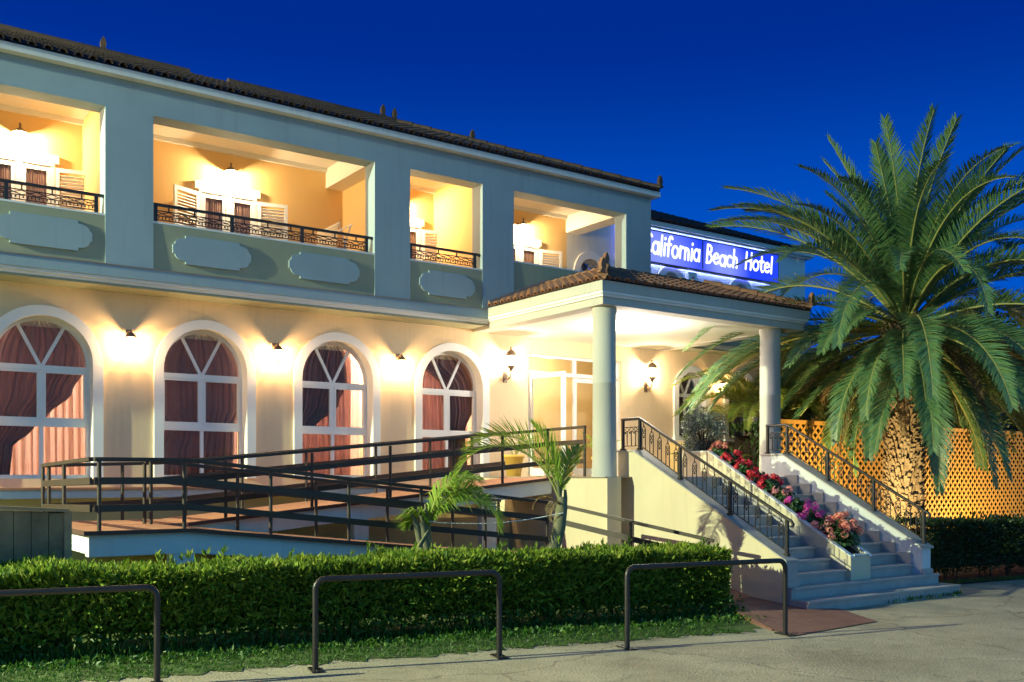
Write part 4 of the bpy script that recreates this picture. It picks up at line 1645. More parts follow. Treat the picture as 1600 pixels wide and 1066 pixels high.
def frond(mb, base, az, elev, L, droop, nl=60, ll=0.45, lw=0.032, rnd=random, twist=0.0, hang=0.25, r0=0.022, rach=1, leafm=0, ang0=1.15, ang1=0.55, curl=0.0, bare=0.12):
    """Pinnate palm frond: an arching rib with two rows of narrow leaflets."""
    p = Vector(base)
    n = 18
    ds = L / n
    spine = [p.copy()]
    tang = []
    for i in range(n):
        s = (i + 0.5) / n
        e = elev - droop * (s ** 1.5)
        a = az + curl * s * s
        d = Vector((cos(a) * cos(e), sin(a) * cos(e), sin(e)))
        p = p + d * ds
        spine.append(p.copy())
        tang.append(d)
    tang.append(tang[-1])
    mb.tube(spine, [max(0.004, r0 * (1 - 0.85 * i / n)) for i in range(n + 1)], 5, rach, cap=False)
    for k in range(nl):
        s = bare + (1 - bare) * (k + rnd.random() * 0.5) / nl
        f = s * n
        i = min(n - 1, int(f))
        q = spine[i].lerp(spine[i + 1], f - i)
        d = tang[i]
        side = d.cross(Vector((0, 0, 1)))
        if side.length < 0.05:
            side = Vector((-sin(az), cos(az), 0))
        side.normalize()
        if twist:
            side = Quaternion(d, twist) @ side
        upv = side.cross(d).normalized()
        prof = min(1.0, 0.35 + 2.6 * (s - bare)) * (1.0 if s < 0.6 else max(0.28, 1 - (s - 0.6) * 1.7))
        for sg in (-1, 1):
            a = ang0 + (ang1 - ang0) * s + rnd.uniform(-0.09, 0.09)
            v = rnd.uniform(0.15, 0.55)
            dl = (d * cos(a) + (side * sg * cos(v) + upv * sin(v)) * sin(a)).normalized()
            l = ll * prof * rnd.uniform(0.85, 1.1)
            dl2 = (dl - Vector((0, 0, hang * rnd.uniform(0.6, 1.4)))).normalized()
            nn = dl.cross(d).normalized()
            wv = nn.cross(dl).normalized() * (lw / 2)
            m = q + dl * (l * 0.5)
            tip = m + dl2 * (l * 0.5)
            mb.add([q - wv * 0.5, q + wv * 0.5, m + wv, tip, m - wv], [(0, 1, 2, 4), (4, 2, 3)], leafm)


# ------------------------------------------------------------------ clipped hedge in front of the ramp
def hedge(name, label, corner0, corner1, depth, zt, n_leaf, mat, ll, lw, seed, ztop_shell=0.10):
    """Box hedge whose front foot runs corner0 -> corner1; depth goes back (to the building side)."""
    rnd = random.Random(seed)
    c0, c1 = Vector((corner0[0], corner0[1], 0)), Vector((corner1[0], corner1[1], 0))
    e = (c1 - c0)
    L = e.length
    e.normalize()
    bk = Vector((-e.y, e.x, 0))
    h = zt - G
    root = thing(name, label, 'hedge', ((c0.x + c1.x) / 2, (c0.y + c1.y) / 2, G))
    mb = MB()
    # stems
    for k in range(int(L * 9)):
        p = c0 + e * rnd.uniform(0.1, L - 0.1) + bk * rnd.uniform(0.15, depth - 0.1) + Vector((0, 0, G))
        q = p + Vector((rnd.uniform(-0.2, 0.2), rnd.uniform(-0.2, 0.2), h * rnd.uniform(0.5, 0.92)))
        mid = p.lerp(q, 0.5) + rvec(rnd) * 0.06
        mb.tube([p, mid, q], [0.014, 0.011, 0.005], 4, 0, cap=False)
        for j in range(3):
            a = p.lerp(q, rnd.uniform(0.3, 0.9))
            mb.tube([a, a + (rvec(rnd) + Vector((0, 0, 0.4))) * 0.25], [0.006, 0.003], 3, 0, cap=False)
    mb.build('stems', M['twig'], root)
    mb = MB()      # solid dark core, added to block light and darken the gaps between leaves
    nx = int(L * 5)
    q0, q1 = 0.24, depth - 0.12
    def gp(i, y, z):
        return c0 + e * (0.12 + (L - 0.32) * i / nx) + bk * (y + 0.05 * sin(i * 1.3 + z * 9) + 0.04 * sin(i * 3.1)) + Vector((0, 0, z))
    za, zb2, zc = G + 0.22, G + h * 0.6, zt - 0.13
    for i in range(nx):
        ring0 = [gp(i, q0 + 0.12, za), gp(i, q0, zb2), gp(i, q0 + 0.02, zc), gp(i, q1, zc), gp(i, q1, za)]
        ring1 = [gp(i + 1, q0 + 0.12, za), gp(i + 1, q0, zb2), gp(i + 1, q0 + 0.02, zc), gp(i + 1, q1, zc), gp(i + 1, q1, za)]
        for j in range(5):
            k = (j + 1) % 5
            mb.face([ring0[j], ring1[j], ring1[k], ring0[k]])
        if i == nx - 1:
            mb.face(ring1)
    mb.build('dark_core', M['twig'], root)
    mb = MB()
    for k in range(n_leaf):
        u = rnd.random()
        w = rnd.random()
        if u < 0.40:      # top
            x, y = rnd.uniform(0, L), rnd.uniform(0, depth)
            z = zt - abs(rnd.gauss(0, 0.055)) + 0.05 * sin(x * 2.1 + y) * sin(x * 0.7 + 1) + 0.025 * sin(x * 6.3 + 2 * y)
            out = Vector((0, 0, 1))
        elif u < 0.80:    # front
            x, y = rnd.uniform(0, L), abs(rnd.gauss(0, 0.07))
            z = G + h * (0.14 + 0.86 * (1 - (1 - rnd.random() ** 0.75)))
            z = min(z, zt - 0.01)
            y += 0.09 * sin(x * 1.7) * sin(z * 4) + max(0, (0.35 - (z - G))) * 0.5
            out = -bk
        elif u < 0.86:    # right end
            x, y = L - abs(rnd.gauss(0, 0.07)), rnd.uniform(0, depth)
            z = G + h * rnd.uniform(0.12, 1.0)
            out = e
        else:             # inside
            x, y, z = rnd.uniform(0, L), rnd.uniform(0.05, depth), G + h * rnd.uniform(0.15, 0.95)
            out = rvec(rnd)
        p = c0 + e * x + bk * y + Vector((0, 0, z))
        d = (out * 0.7 + rvec(rnd) * 0.8 + Vector((0, 0, 0.45))).normalized()
        nn = d.cross(rvec(rnd)).normalized()
        s = rnd.uniform(0.55, 1.45)
        leaf(mb, p, d, nn, ll * s, lw * s, 0, 0.004)
    # upright young shoots on top
    for k in range(int(L * 26)):
        p = c0 + e * rnd.uniform(0, L) + bk * rnd.uniform(0, depth) + Vector((0, 0, zt - 0.04 + rnd.random() ** 5 * 0.16))
        for j in range(5):
            d = (Vector((0, 0, 1)) + rvec(rnd) * 0.75).normalized()
            leaf(mb, p + Vector((0, 0, rnd.uniform(0, 0.05))), d, d.cross(rvec(rnd)).normalized(), ll * rnd.uniform(0.9, 1.4), lw, 0, 0.004)
    mb.build('foliage', mat, root)
    return root


hedge('clipped_hedge', 'long clipped green hedge with sunlit-bright top between the barriers and the ramp', (-3.0, 12.0), (10.18, 9.22), 1.02, -1.03, 76000, M['hedge'], 0.090, 0.030, 11)
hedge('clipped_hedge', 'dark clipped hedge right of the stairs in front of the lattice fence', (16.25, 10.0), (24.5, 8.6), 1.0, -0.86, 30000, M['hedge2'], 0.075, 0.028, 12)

# weeds and grass along the foot of the hedge
rnd = random.Random(21)
mb = MB()
for k in range(11000):
    x = rnd.uniform(-0.5, 10.4)
    yf = 11.35 - 0.212 * (x + 0.0)
    off = abs(rnd.gauss(0, 0.30))
    y = yf - off + 0.16
    if x > 9.7 and y < 8.4:
        continue
    p = Vector((x, y, G + 0.006))
    if rnd.random() < 0.62:
        hgt = rnd.uniform(0.03, 0.15) * (1.5 if off < 0.22 else 0.6)
        d = (Vector((rnd.uniform(-0.5, 0.5), rnd.uniform(-0.5, 0.4), 1))).normalized()
        leaf(mb, p, d, d.cross(rvec(rnd)).normalized(), hgt, 0.010, 0)
    else:
        q = p + Vector((0, 0, rnd.uniform(0.02, 0.26 if off < 0.22 else 0.04)))
        d = (rvec(rnd) + Vector((0, -0.4, 0.3))).normalized()
        leaf(mb, q, d, d.cross(rvec(rnd)).normalized(), rnd.uniform(0.04, 0.085), rnd.uniform(0.03, 0.05), 0, 0.006)
for k in range(7500):
    x = rnd.uniform(-0.5, 9.9)
    yf = 11.35 - 0.212 * x
    y = yf - 0.1 - rnd.random() ** 1.2 * 1.2
    edge = 10.18 - 0.205 * x if x < 6 else 8.95 - 0.24 * (x - 6)
    if y < edge - 0.05 * rnd.random() or (x > 9.3 and y < 8.6):
        continue
    p = Vector((x, y, G + 0.006))
    for j in range(3):
        d = (Vector((rnd.uniform(-0.8, 0.8), rnd.uniform(-0.8, 0.6), 0.7))).normalized()
        leaf(mb, p, d, d.cross(rvec(rnd)).normalized(), rnd.uniform(0.015, 0.06), 0.009, 0)
tag(mb.build('weeds', M['weed']), 'low green weeds and grass along the foot of the hedge', 'weeds', kind='stuff')
mb = MB()
for k in range(1500):
    x = rnd.uniform(13.2, 21)
    y = (8.80 - abs(rnd.gauss(0, 0.05))) if x < 15.2 else (9.9 - 0.17 * (x - 16.25) - abs(rnd.gauss(0, 0.1)))
    if x < 15.2 and rnd.random() < 0.5:
        continue
    p = Vector((x, y, G + 0.01))
    d = (Vector((rnd.uniform(-0.6, 0.6), rnd.uniform(-0.6, 0.2), 1))).normalized()
    leaf(mb, p, d, d.cross(rvec(rnd)).normalized(), rnd.uniform(0.03, 0.10), 0.014, 0)
tag(mb.build('weeds', M['weed']), 'sparse weeds at the foot of the lowest step and right hedge', 'weeds', kind='stuff')


# ------------------------------------------------------------------ young palms behind the hedge
def young_palm_a():
    r = thing('young_palm', 'cut stump of a young palm with two bright drooping fronds left of the taller one', 'palm tree', (6.72, 11.55, G))
    mb = MB()
    base = Vector((6.86, 11.55, G))
    for dx, dy, w in ((0, 0, 0.075), (-0.05, 0.03, 0.055), (0.05, 0.02, 0.05)):
        mb.tube([base + Vector((dx, dy, 0)), base + Vector((dx - 0.03, dy, 0.7)), base + Vector((dx * 1.6 - 0.13, dy, 1.25)), base + Vector((dx * 2.2 - 0.19, dy, 1.5 + dx))], [w * 1.25, w * 1.15, w * 0.8, w * 0.35], 8)
    mb.bar(base + Vector((-0.06, -0.05, 1.2)), base + Vector((-0.25, -0.1, 0.98)), 0.03, 0.05)
    mb.build('trunk', M['bark2'], r)
    rr = random.Random(4)
    for az, el, L, dr, tw, hg in ((-0.55, 1.42, 1.10, 1.7, 0.3, 0.9), (-0.70, 1.0, 1.30, 2.5, 0.2, 1.0), (-0.35, 1.25, 1.1, 2.1, 0.5, 1.0), (2.5, 1.3, 0.3, 2.5, 0.2, 0.8)):
        mb = MB()
        frond(mb, base + Vector((-0.06, 0, 1.22)), az, el, L, dr, 66, 0.50, 0.024, rr, tw, hg, 0.014, bare=0.1)
        mb.build('frond', [M['youngleaf'], M['rachis']], r)


def young_palm_b():
    r = thing('young_palm', 'taller young palm with bent trunk and arching frond in front of the porch pedestal', 'palm tree', (8.3, 10.72, G))
    mb = MB()
    base = Vector((8.22, 10.72, G))
    top = Vector((8.47, 10.72, -0.42))
    mb.tube([base, base + Vector((0.03, 0, 0.75)), base + Vector((0.2, 0, 1.2)), top, top + Vector((0.0, 0, 0.14))], [0.12, 0.105, 0.095, 0.085, 0.06], 10)
    mb.tube([top + Vector((0.03, 0, -0.1)), top + Vector((0.06, -0.01, 0.12)), top + Vector((0.055, -0.01, 0.24))], [0.055, 0.03, 0.02], 7)
    mb.tube([top + Vector((-0.02, 0, 0.05)), top + Vector((-0.06, 0.0, 0.28)), top + Vector((-0.07, 0.0, 0.38))], [0.04, 0.02, 0.012], 7)
    mb.build('trunk', M['bark2'], r)
    rr = random.Random(8)
    L = ((2.50, 1.38, 1.85, 2.2, 0.3, 0.10, 0.46), (2.62, 1.22, 2.3, 3.15, 0.2, 0.5, 0.42), (2.25, 1.50, 1.15, 0.7, 0.2, 0.02, 0.48), (0.2, 1.42, 0.9, 0.9, 0.1, 0.05, 0.36))
    for az, el, ln, dr, tw, hg, ll in L:
        mb = MB()
        frond(mb, top + Vector((-0.03, 0, 0.08)), az, el, ln, dr, 84, ll, 0.017, rr, tw, hg, 0.02, bare=0.16)
        mb.build('frond', [M['youngleaf'], M['rachis']], r)
    for az, el in ((2.6, 0.9), (3.6, 0.6)):
        mb = MB()
        frond(mb, top, az, el, 0.55, 2.6, 16, 0.14, 0.02, rr, 0, 0.9, 0.015)
        mb.build('dead_frond', [M['deadleaf'], M['deadleaf']], r)


young_palm_a()
young_palm_b()
mb = MB()
a, b = Vector((6.85, 11.45, -0.62)), Vector((8.42, 10.62, -0.50))
pts = [a.lerp(b, k / 12) + Vector((0, 0, -0.07 * sin(pi * k / 12))) for k in range(13)]
mb.tube(pts, 0.007, 5)
mb.tube([a + Vector((0.06 * cos(t), 0.09 + 0.06 * sin(t), 0.01)) for t in [k * pi / 4 for k in range(9)]], 0.008, 5)
tag(mb.build('rope', M['white_plastic']), 'thin white rope tied between the two young palms', 'rope')

# ------------------------------------------------------------------ large palm
PC = Vector((18.1, 11.65, 3.16))
palm = thing('palm_tree', 'large date palm with broad arching crown right of the entrance stairs', 'palm tree', (18.05, 11.65, G))
mb = MB()
rnd = random.Random(31)
rows, seg = 46, 18
vs = []
H0 = PC.z - G
for j in range(rows + 1):
    t = j / rows
    z = G + H0 * t
    rad = 0.335 + 0.12 * max(0, t - 0.72) / 0.28 + 0.06 * max(0, 0.1 - t) * 10 * 0.5
    for k in range(seg):
        a = 2 * pi * (k + 0.5 * (j % 2)) / seg
        rr = rad * (0.97 + rnd.uniform(-0.03, 0.03))
        vs.append((18.05 + 0.05 * t + rr * cos(a), 11.65 + rr * sin(a), z))
fs = []
for j in range(rows):
    for k in range(seg):
        fs.append((j * seg + k, j * seg + (k + 1) % seg, (j + 1) * seg + (k + 1) % seg, (j + 1) * seg + k))
mb.add(vs, fs)
for k in range(2400):      # cut leaf bases
    a, t = rnd.uniform(0, 2 * pi), rnd.uniform(0.02, 1.0)
    rr = 0.345 + 0.12 * max(0, t - 0.72) / 0.28
    p = Vector((18.05 + 0.05 * t + rr * cos(a), 11.65 + rr * sin(a), G + H0 * t))
    o = Vector((cos(a), sin(a), 0))
    b3 = a + rnd.uniform(-0.5, 0.5)
    q = p + o * rnd.uniform(0.03, 0.09) + Vector((0, 0, rnd.uniform(0.05, 0.13)))
    mb.bar(p - Vector((0, 0, 0.03)), q, rnd.uniform(0.035, 0.06), 0.018, up=tuple(o))
mb.build('trunk', M['bark'], palm)
count = 0
for ring, (nf, e0, e1, L0, L1, dr0, dr1) in enumerate(((16, 1.08, 1.5, 3.3, 3.9, 0.3, 0.8), (24, 0.8, 1.2, 3.9, 4.5, 0.9, 1.5), (24, 0.4, 0.8, 3.9, 4.5, 1.2, 1.9), (20, -0.05, 0.35, 3.7, 4.4, 1.0, 1.6), (18, -0.5, -0.1, 3.2, 3.9, 0.7, 1.1), (19, -0.9, -0.45, 2.9, 3.7, 0.5, 0.8))):
    for k in range(nf):
        az = 2 * pi * (k + 0.37 * ring) / nf + rnd.uniform(-0.12, 0.12)
        el = rnd.uniform(e0, e1)
        if ring in (1, 2, 3) and 2.0 < az % (2 * pi) < 2.95:
            left = True
        else:
            left = False
        fl, fd = rnd.uniform(L0, L1), rnd.uniform(dr0, dr1)
        if left and ring < 3:
            el, fl, fd = rnd.uniform(0.88, 1.12), rnd.uniform(4.1, 4.7), rnd.uniform(0.95, 1.25)
        elif left:
            el, fl, fd = rnd.uniform(-0.05, 0.2), rnd.uniform(4.4, 4.9), rnd.uniform(0.8, 1.2)
        if ring >= 3 and 2.5 < az % (2 * pi) < 3.5:
            fl = min(fl, 3.0)
        base = PC + Vector((cos(az) * 0.25 * cos(el), sin(az) * 0.25 * cos(el), 0.15 * el - 0.05 * ring))
        mb = MB()
        frond(mb, base, az, el, fl, fd, 150, 0.54, 0.024, rnd, rnd.uniform(-0.4, 0.4), 0.05 + 0.05 * ring, 0.034, curl=rnd.uniform(-0.3, 0.3), bare=0.10)
        mb.build('frond', [M['palmleaf'], M['rachis']], palm)
        count += 1
for k in range(6):         # long low fronds reaching over the porch column
    mb = MB()
    az = 2.12 + 0.125 * k + rnd.uniform(-0.05, 0.05)
    frond(mb, PC + Vector((cos(az) * 0.25, sin(az) * 0.25, -0.1)), az, rnd.uniform(-0.1, 0.38), rnd.uniform(4.2, 4.9), rnd.uniform(0.9, 1.35), 140, 0.50, 0.021, rnd, rnd.uniform(-0.4, 0.4), 0.2, 0.034, curl=rnd.uniform(-0.2, 0.2), bare=0.1)
    mb.build('frond', [M['palmleaf'], M['rachis']], palm)
for k in range(13):        # brown dry fronds hanging under the crown
    az = 2 * pi * k / 13 + rnd.uniform(-0.2, 0.2)
    mb = MB()
    frond(mb, PC + Vector((cos(az) * 0.35, sin(az) * 0.35, -0.25)), az, rnd.uniform(-0.9, -0.4), rnd.uniform(2.0, 2.9), rnd.uniform(0.6, 0.9), 60, 0.38, 0.022, rnd, rnd.uniform(-0.4, 0.4), 0.5, 0.028)
    mb.build('dead_frond', [M['deadleaf'], M['deadleaf']], palm)


# ------------------------------------------------------------------ lattice fences
def lattice(label, x0, x1, z0, z1, y):
    r = thing('lattice_fence', label, 'fence', ((x0 + x1) / 2, y, G), group='orange wooden lattice panels')
    mb = MB()
    sp = 0.195
    h = z1 - z0
    c = -h
    while c < (x1 - x0):
        for sg, yy in ((1, y - 0.007), (-1, y + 0.007)):
            # line x = x0 + c + s (sg=1) ; mirrored for sg=-1
            s0, s1 = max(0, -c), min(h, (x1 - x0) - c)
            if s1 - s0 > 0.05:
                if sg == 1:
                    p, q = (x0 + c + s0, yy, z0 + s0), (x0 + c + s1, yy, z0 + s1)
                else:
                    p, q = (x0 + c + s0, yy, z1 - s0), (x0 + c + s1, yy, z1 - s1)
                mb.bar(p, q, 0.012, 0.046)
        c += sp
    mb.build('lattice', M['lattice'], r)
    mb = MB()
    mb.box(x0 - 0.04, x0 + 0.03, y - 0.025, y + 0.025, G, z1 + 0.03)
    mb.box(x1 - 0.03, x1 + 0.04, y - 0.025, y + 0.025, G, z1 + 0.03)
    mb.box(x0 + 0.03, x1 - 0.03, y - 0.024, y + 0.024, z1 - 0.03, z1 + 0.05)
    mb.box(x0 + 0.03, x1 - 0.03, y - 0.024, y + 0.024, z0 - 0.05, z0 + 0.02)
    mb.build('frame', M['lattice'], r)


lattice('orange wooden lattice panel between the right column and the palm trunk', 15.9, 19.6, -1.7, 1.12, 13.1)
lattice('orange wooden lattice panel right of the palm trunk above the dark hedge', 21.1, 26.5, -1.7, 1.12, 13.1)


# ------------------------------------------------------------------ trees and shrubs behind
def leafy(name, label, cat, c, radii, trunk_h, n, mat, ll, seed, trunk_r=0.09, group=None, clumps=26):
    rr = random.Random(seed)
    r = thing(name, label, cat, (c[0], c[1], c[2]), group=group)
    c = Vector(c)
    mb = MB()
    top = c + Vector((0, 0, trunk_h + radii[2]))
    mb.tube([c, c + Vector((0.05, 0.03, trunk_h)), top], [trunk_r, trunk_r * 0.8, trunk_r * 0.3], 7)
    cl = []
    for k in range(clumps):
        v = rvec(rr)
        q = c + Vector((v.x * radii[0] * 0.75, v.y * radii[1] * 0.75, trunk_h + radii[2] + v.z * radii[2] * 0.75))
        cl.append((q, rr.uniform(0.28, 0.5)))
        mb.tube([c + Vector((0.05, 0.03, trunk_h * rr.uniform(0.6, 1.0))), q.lerp(c, 0.3), q], [trunk_r * 0.4, trunk_r * 0.25, trunk_r * 0.1], 5, cap=False)
    mb.build('trunk', M['twig'], r)
    mb = MB()
    for k in range(n):
        q, s = rr.choice(cl)
        v = rvec(rr) * (rr.random() ** 0.4)
        p = q + Vector((v.x * radii[0] * s, v.y * radii[1] * s, v.z * radii[2] * s))
        d = (v + rvec(rr) * 0.9 + Vector((0, 0, -0.1))).normalized()
        sz = rr.uniform(0.7, 1.3)
        leaf(mb, p, d, d.cross(rvec(rr)).normalized(), ll * sz, ll * 0.42 * sz, 0, 0.01)
    mb.build('crown', mat, r)


leafy('broadleaf_tree', 'dark leafy tree behind the lattice directly right of the palm crown', 'tree', (24.5, 15.0, G), (2.4, 2.0, 2.5), 1.3, 26000, M['tree'], 0.16, 41, group='trees behind the lattice fence')
leafy('broadleaf_tree', 'yellowish leafy tree at the right edge behind the lattice', 'tree', (28.5, 15.5, G), (2.8, 2.2, 2.8), 1.2, 26000, M['tree'], 0.17, 42, group='trees behind the lattice fence')
leafy('broadleaf_tree', 'low dark tree seen behind the palm trunk above the lattice', 'tree', (21.2, 15.2, G), (2.3, 1.8, 1.9), 1.2, 22000, M['tree'], 0.15, 43, group='trees behind the lattice fence')
leafy('leafy_shrub', 'leafy shrub behind the lattice beside the right porch column', 'shrub', (18.2, 14.8, G), (1.6, 1.0, 1.3), 0.7, 12000, M['tree'], 0.13, 44, 0.05)
leafy('planter_shrub', 'round grey green shrub at the top end of the flower planter', 'shrub', (13.27, 12.62, 0.40), (0.42, 0.40, 0.40), 0.02, 2600, M['greyleaf'], 0.062, 45, 0.03, clumps=22)
r = thing('fern_plant', 'bright yellow green fern behind the flowers near the right column', 'plant', (15.3, 14.3, 0.0))
rr = random.Random(46)
for k in range(16):
    mb = MB()
    frond(mb, (15.3 + rr.uniform(-0.3, 0.3), 14.3 + rr.uniform(-0.2, 0.2), 0.02), rr.uniform(0, 2 * pi), rr.uniform(0.9, 1.4), rr.uniform(0.7, 1.1), rr.uniform(1.2, 2.0), 26, 0.16, 0.03, rr, 0, 0.3, 0.008)
    mb.build('frond', [M['fernleaf'], M['rachis']], r)

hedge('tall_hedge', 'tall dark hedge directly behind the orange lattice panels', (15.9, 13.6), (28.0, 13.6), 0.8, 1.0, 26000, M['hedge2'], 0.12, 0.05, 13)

r = thing('feather_palm', 'shorter yellow green palm behind the right porch column and lattice', 'palm tree', (17.6, 14.7, G))
mb = MB()
mb.tube([(17.6, 14.7, G), (17.62, 14.68, 0.2), (17.6, 14.7, 1.35)], [0.2, 0.18, 0.15], 10)
mb.build('trunk', M['bark2'], r)
rr = random.Random(77)
for k in range(34):
    mb = MB()
    az = 2 * pi * k / 34 * 3.02 + rr.uniform(-0.15, 0.15)
    frond(mb, (17.6 + 0.1 * cos(az), 14.7 + 0.1 * sin(az), 1.35), az, rr.uniform(0.1, 1.25), rr.uniform(2.0, 2.7), rr.uniform(0.9, 1.8), 80, 0.40, 0.022, rr, rr.uniform(-0.3, 0.3), 0.25, 0.02)
    mb.build('frond', [M['fernleaf'], M['rachis']], r)

# low tiled ledge under the right arched windows
lg = thing('tiled_ledge', 'low tan tiled ledge under the arched window right of the entrance', 'ledge', (18, 16.2, 0))
mb = MB()
mb.box(16.21, 22.9, 16.0, 16.49, G, 0.80, 0)
for k in range(16):
    mb.box(16.62 + k * 0.4, 16.628 + k * 0.4, 15.998, 16.0, 0.3, 0.8, 1)
mb.build('tiles', [M['tan_tile'], M['trim']], lg)
mb = MB()
mb.box(16.18, 22.92, 15.96, 16.49, 0.801, 0.84)
mb.build('coping', M['coping'], lg)


# ------------------------------------------------------------------ geraniums in the planter
def geranium(name_mat, label, y, w, h, seed, heads, leaves=150):
    rr = random.Random(seed)
    z = pz(y) - 0.06
    r = thing('geranium_plant', label, 'plant', (13.27, y, z), group='flowering geraniums in the stair planter')
    mb = MB()
    for k in range(leaves):
        v = rvec(rr)
        v.z = abs(v.z)
        rad = rr.uniform(0.55, 1.0)
        p = Vector((13.28 + v.x * w * rad, y + v.y * w * rad * 0.9, z + 0.02 + v.z * h * rad))
        nrm = (v + rvec(rr) * 0.6 + Vector((0, 0, 0.4))).normalized()
        t1 = nrm.cross(rvec(rr)).normalized()
        t2 = nrm.cross(t1)
        s = rr.uniform(0.025, 0.045)
        c = p
        ring = [c + (t1 * cos(2 * pi * j / 7) + t2 * sin(2 * pi * j / 7)) * s * (1 if j else 0.6) + nrm * 0.006 for j in range(7)]
        k0 = len(mb.v)
        mb.add([c] + ring, [(0, j + 1, (j + 1) % 7 + 1) for j in range(7)], 0)
    for k in range(int(heads * 0.7) + 6):
        v = rvec(rr)
        v.z = abs(v.z)
        mb.tube([(13.28, y, z), (13.28 + v.x * w * 0.9, y + v.y * w * 0.9, z + v.z * h)], 0.005, 4, 0, cap=False)
    mb.build('leaves', M['geranium'], r)
    for k in range(heads):
        mb = MB()
        v = rvec(rr)
        v.z = abs(v.z) * 0.8 + 0.2
        v.x -= 0.25
        v.normalize()
        c = Vector((13.28 + v.x * w * 1.08, y + v.y * w * 0.95, z + 0.03 + v.z * h * 1.12))
        hr = rr.uniform(0.040, 0.062)
        for j in range(34):
            u = rvec(rr)
            p = c + u * hr
            t1 = u.cross(rvec(rr)).normalized()
            t2 = u.cross(t1)
            s = 0.018
            mb.add([p - t1 * s, p + t2 * s + u * 0.004, p + t1 * s, p - t2 * s], [(0, 1, 2, 3)], 0)
        mb.build('bloom', M[name_mat], r)


specs = [('pet_coral', 'full coral geranium at the lowest front end of the planter', 9.62, 0.27, 0.38, 26),
         ('pet_pink', 'pink geranium just behind the big coral one', 9.95, 0.22, 0.24, 7),
         ('pet_magenta', 'magenta geranium, the lower of the bright purple pink pair', 10.25, 0.21, 0.20, 9),
         ('pet_magenta', 'magenta geranium, the upper of the bright purple pink pair', 10.52, 0.20, 0.18, 7),
         ('pet_pink', 'mostly leafy geranium with few pink blooms between magenta and red ones', 10.80, 0.20, 0.20, 3),
         ('pet_red', 'red geranium, lowest of the four red ones', 11.08, 0.21, 0.20, 9),
         ('pet_red', 'red geranium, second up of the four red ones', 11.36, 0.20, 0.17, 7),
         ('pet_red', 'red geranium, third up of the four red ones', 11.64, 0.20, 0.17, 8),
         ('pet_red', 'red geranium, highest of the four red ones', 11.92, 0.20, 0.16, 7),
         ('pet_coral', 'small coral geranium at the top of the planter below the grey shrub', 12.20, 0.20, 0.17, 6)]
for i, (m, lab, y, w, h, nh) in enumerate(specs):
    geranium(m, lab, y, w, h * 1.1, 100 + i, nh if i == 0 else int(nh * 1.7), 240 if i == 0 else 150)

# ------------------------------------------------------------------ pots by the entrance
def pot(label, x, y, z, s, leaf_n, seed):
    r = thing('flower_pot', label, 'flower pot', (x, y, z))
    mb = MB()
    mb.lathe([(0.001, 0.0), (0.12 * s, 0.0), (0.17 * s, 0.33 * s), (0.19 * s, 0.33 * s), (0.19 * s, 0.38 * s), (0.165 * s, 0.38 * s), (0.15 * s, 0.34 * s), (0.001, 0.33 * s)], (x, y, z), 20)
    mb.build('pot', M['yellow'], r)
    rr = random.Random(seed)
    mb = MB()
    for k in range(leaf_n):
        frond(mb, (x, y, z + 0.33 * s), rr.uniform(0, 6.28), rr.uniform(0.8, 1.45), rr.uniform(0.45, 0.8) * s, rr.uniform(0.6, 1.5), 16, 0.13, 0.025, rr, 0, 0.2, 0.007, leafm=0, rach=1)
    mb.build('plant', [M['youngleaf'], M['rachis']], r)


pot('yellow clay pot with a palm plant by the closed door leaf', 13.62, 15.9, 0.0, 1.1, 7, 61)
pot('yellow clay pot at the top of the ramp by the last arched window', 11.35, 15.9, 0.0, 1.15, 4, 62)

# ------------------------------------------------------------------ wall lanterns
def lantern_proto():
    r = thing('wall_lantern', '', 'lantern', (0, 0, 0))
    mb = MB()
    mb.box(-0.04, 0.04, -0.02, 0.0, -0.02, 0.18)
    mb.tube([(0, -0.02, 0.10), (0, -0.09, 0.15), (0, -0.16, 0.13)], 0.012, 6)
    mb.build('bracket', M['sconce'], r)
    mb = MB()
    mb.lathe([(0.012, 0.16), (0.018, 0.145), (0.012, 0.13), (0.05, 0.105), (0.095, 0.05), (0.1, 0.035), (0.085, 0.04), (0.01, 0.1)], (0, -0.18, 0.0), 6, smooth=False)
    mb.build('cap', M['sconce'], r)
    mb = MB()
    for k in range(6):
        a = 2 * pi * k / 6
        mb.bar((0.082 * cos(a), -0.18 + 0.082 * sin(a), 0.04), (0.03 * cos(a), -0.18 + 0.03 * sin(a), -0.15), 0.006, 0.006)
    mb.lathe([(0.001, -0.18), (0.015, -0.17), (0.028, -0.15), (0.001, -0.145)], (0, -0.18, 0), 8)
    mb.build('cage', M['sconce'], r)
    mb = MB()
    mb.lathe([(0.076, 0.038), (0.030, -0.142)], (0, -0.18, 0), 6, smooth=False)
    mb.build('glass', M['lampglass'], r)
    mb = MB()
    mb.sphere((0, -0.18, 0.0), 0.022, 8, 6)
    mb.build('bulb', M['bulb'], r)
    point('lantern_light', (0, -0.18, -0.06), P_LANTERN, WARM, 0.03, r)
    return r


lp = lantern_proto()
labs = ['lit wall lantern between the two leftmost arched windows', 'lit wall lantern between the second and third arched windows',
        'lit wall lantern between the third arched window and the one by the porch', 'lit wall lantern half hidden by palm fronds right of the entrance']
for i, (x, z) in enumerate(((4.13, 2.19), (6.60, 2.17), (9.05, 2.16), (17.82, 2.2))):
    o = lp if i == 0 else copy_tree(lp)
    o.location = (x, YW, z)
    tag(o, labs[i], 'lantern', 'small wall lanterns on the ground floor wall')


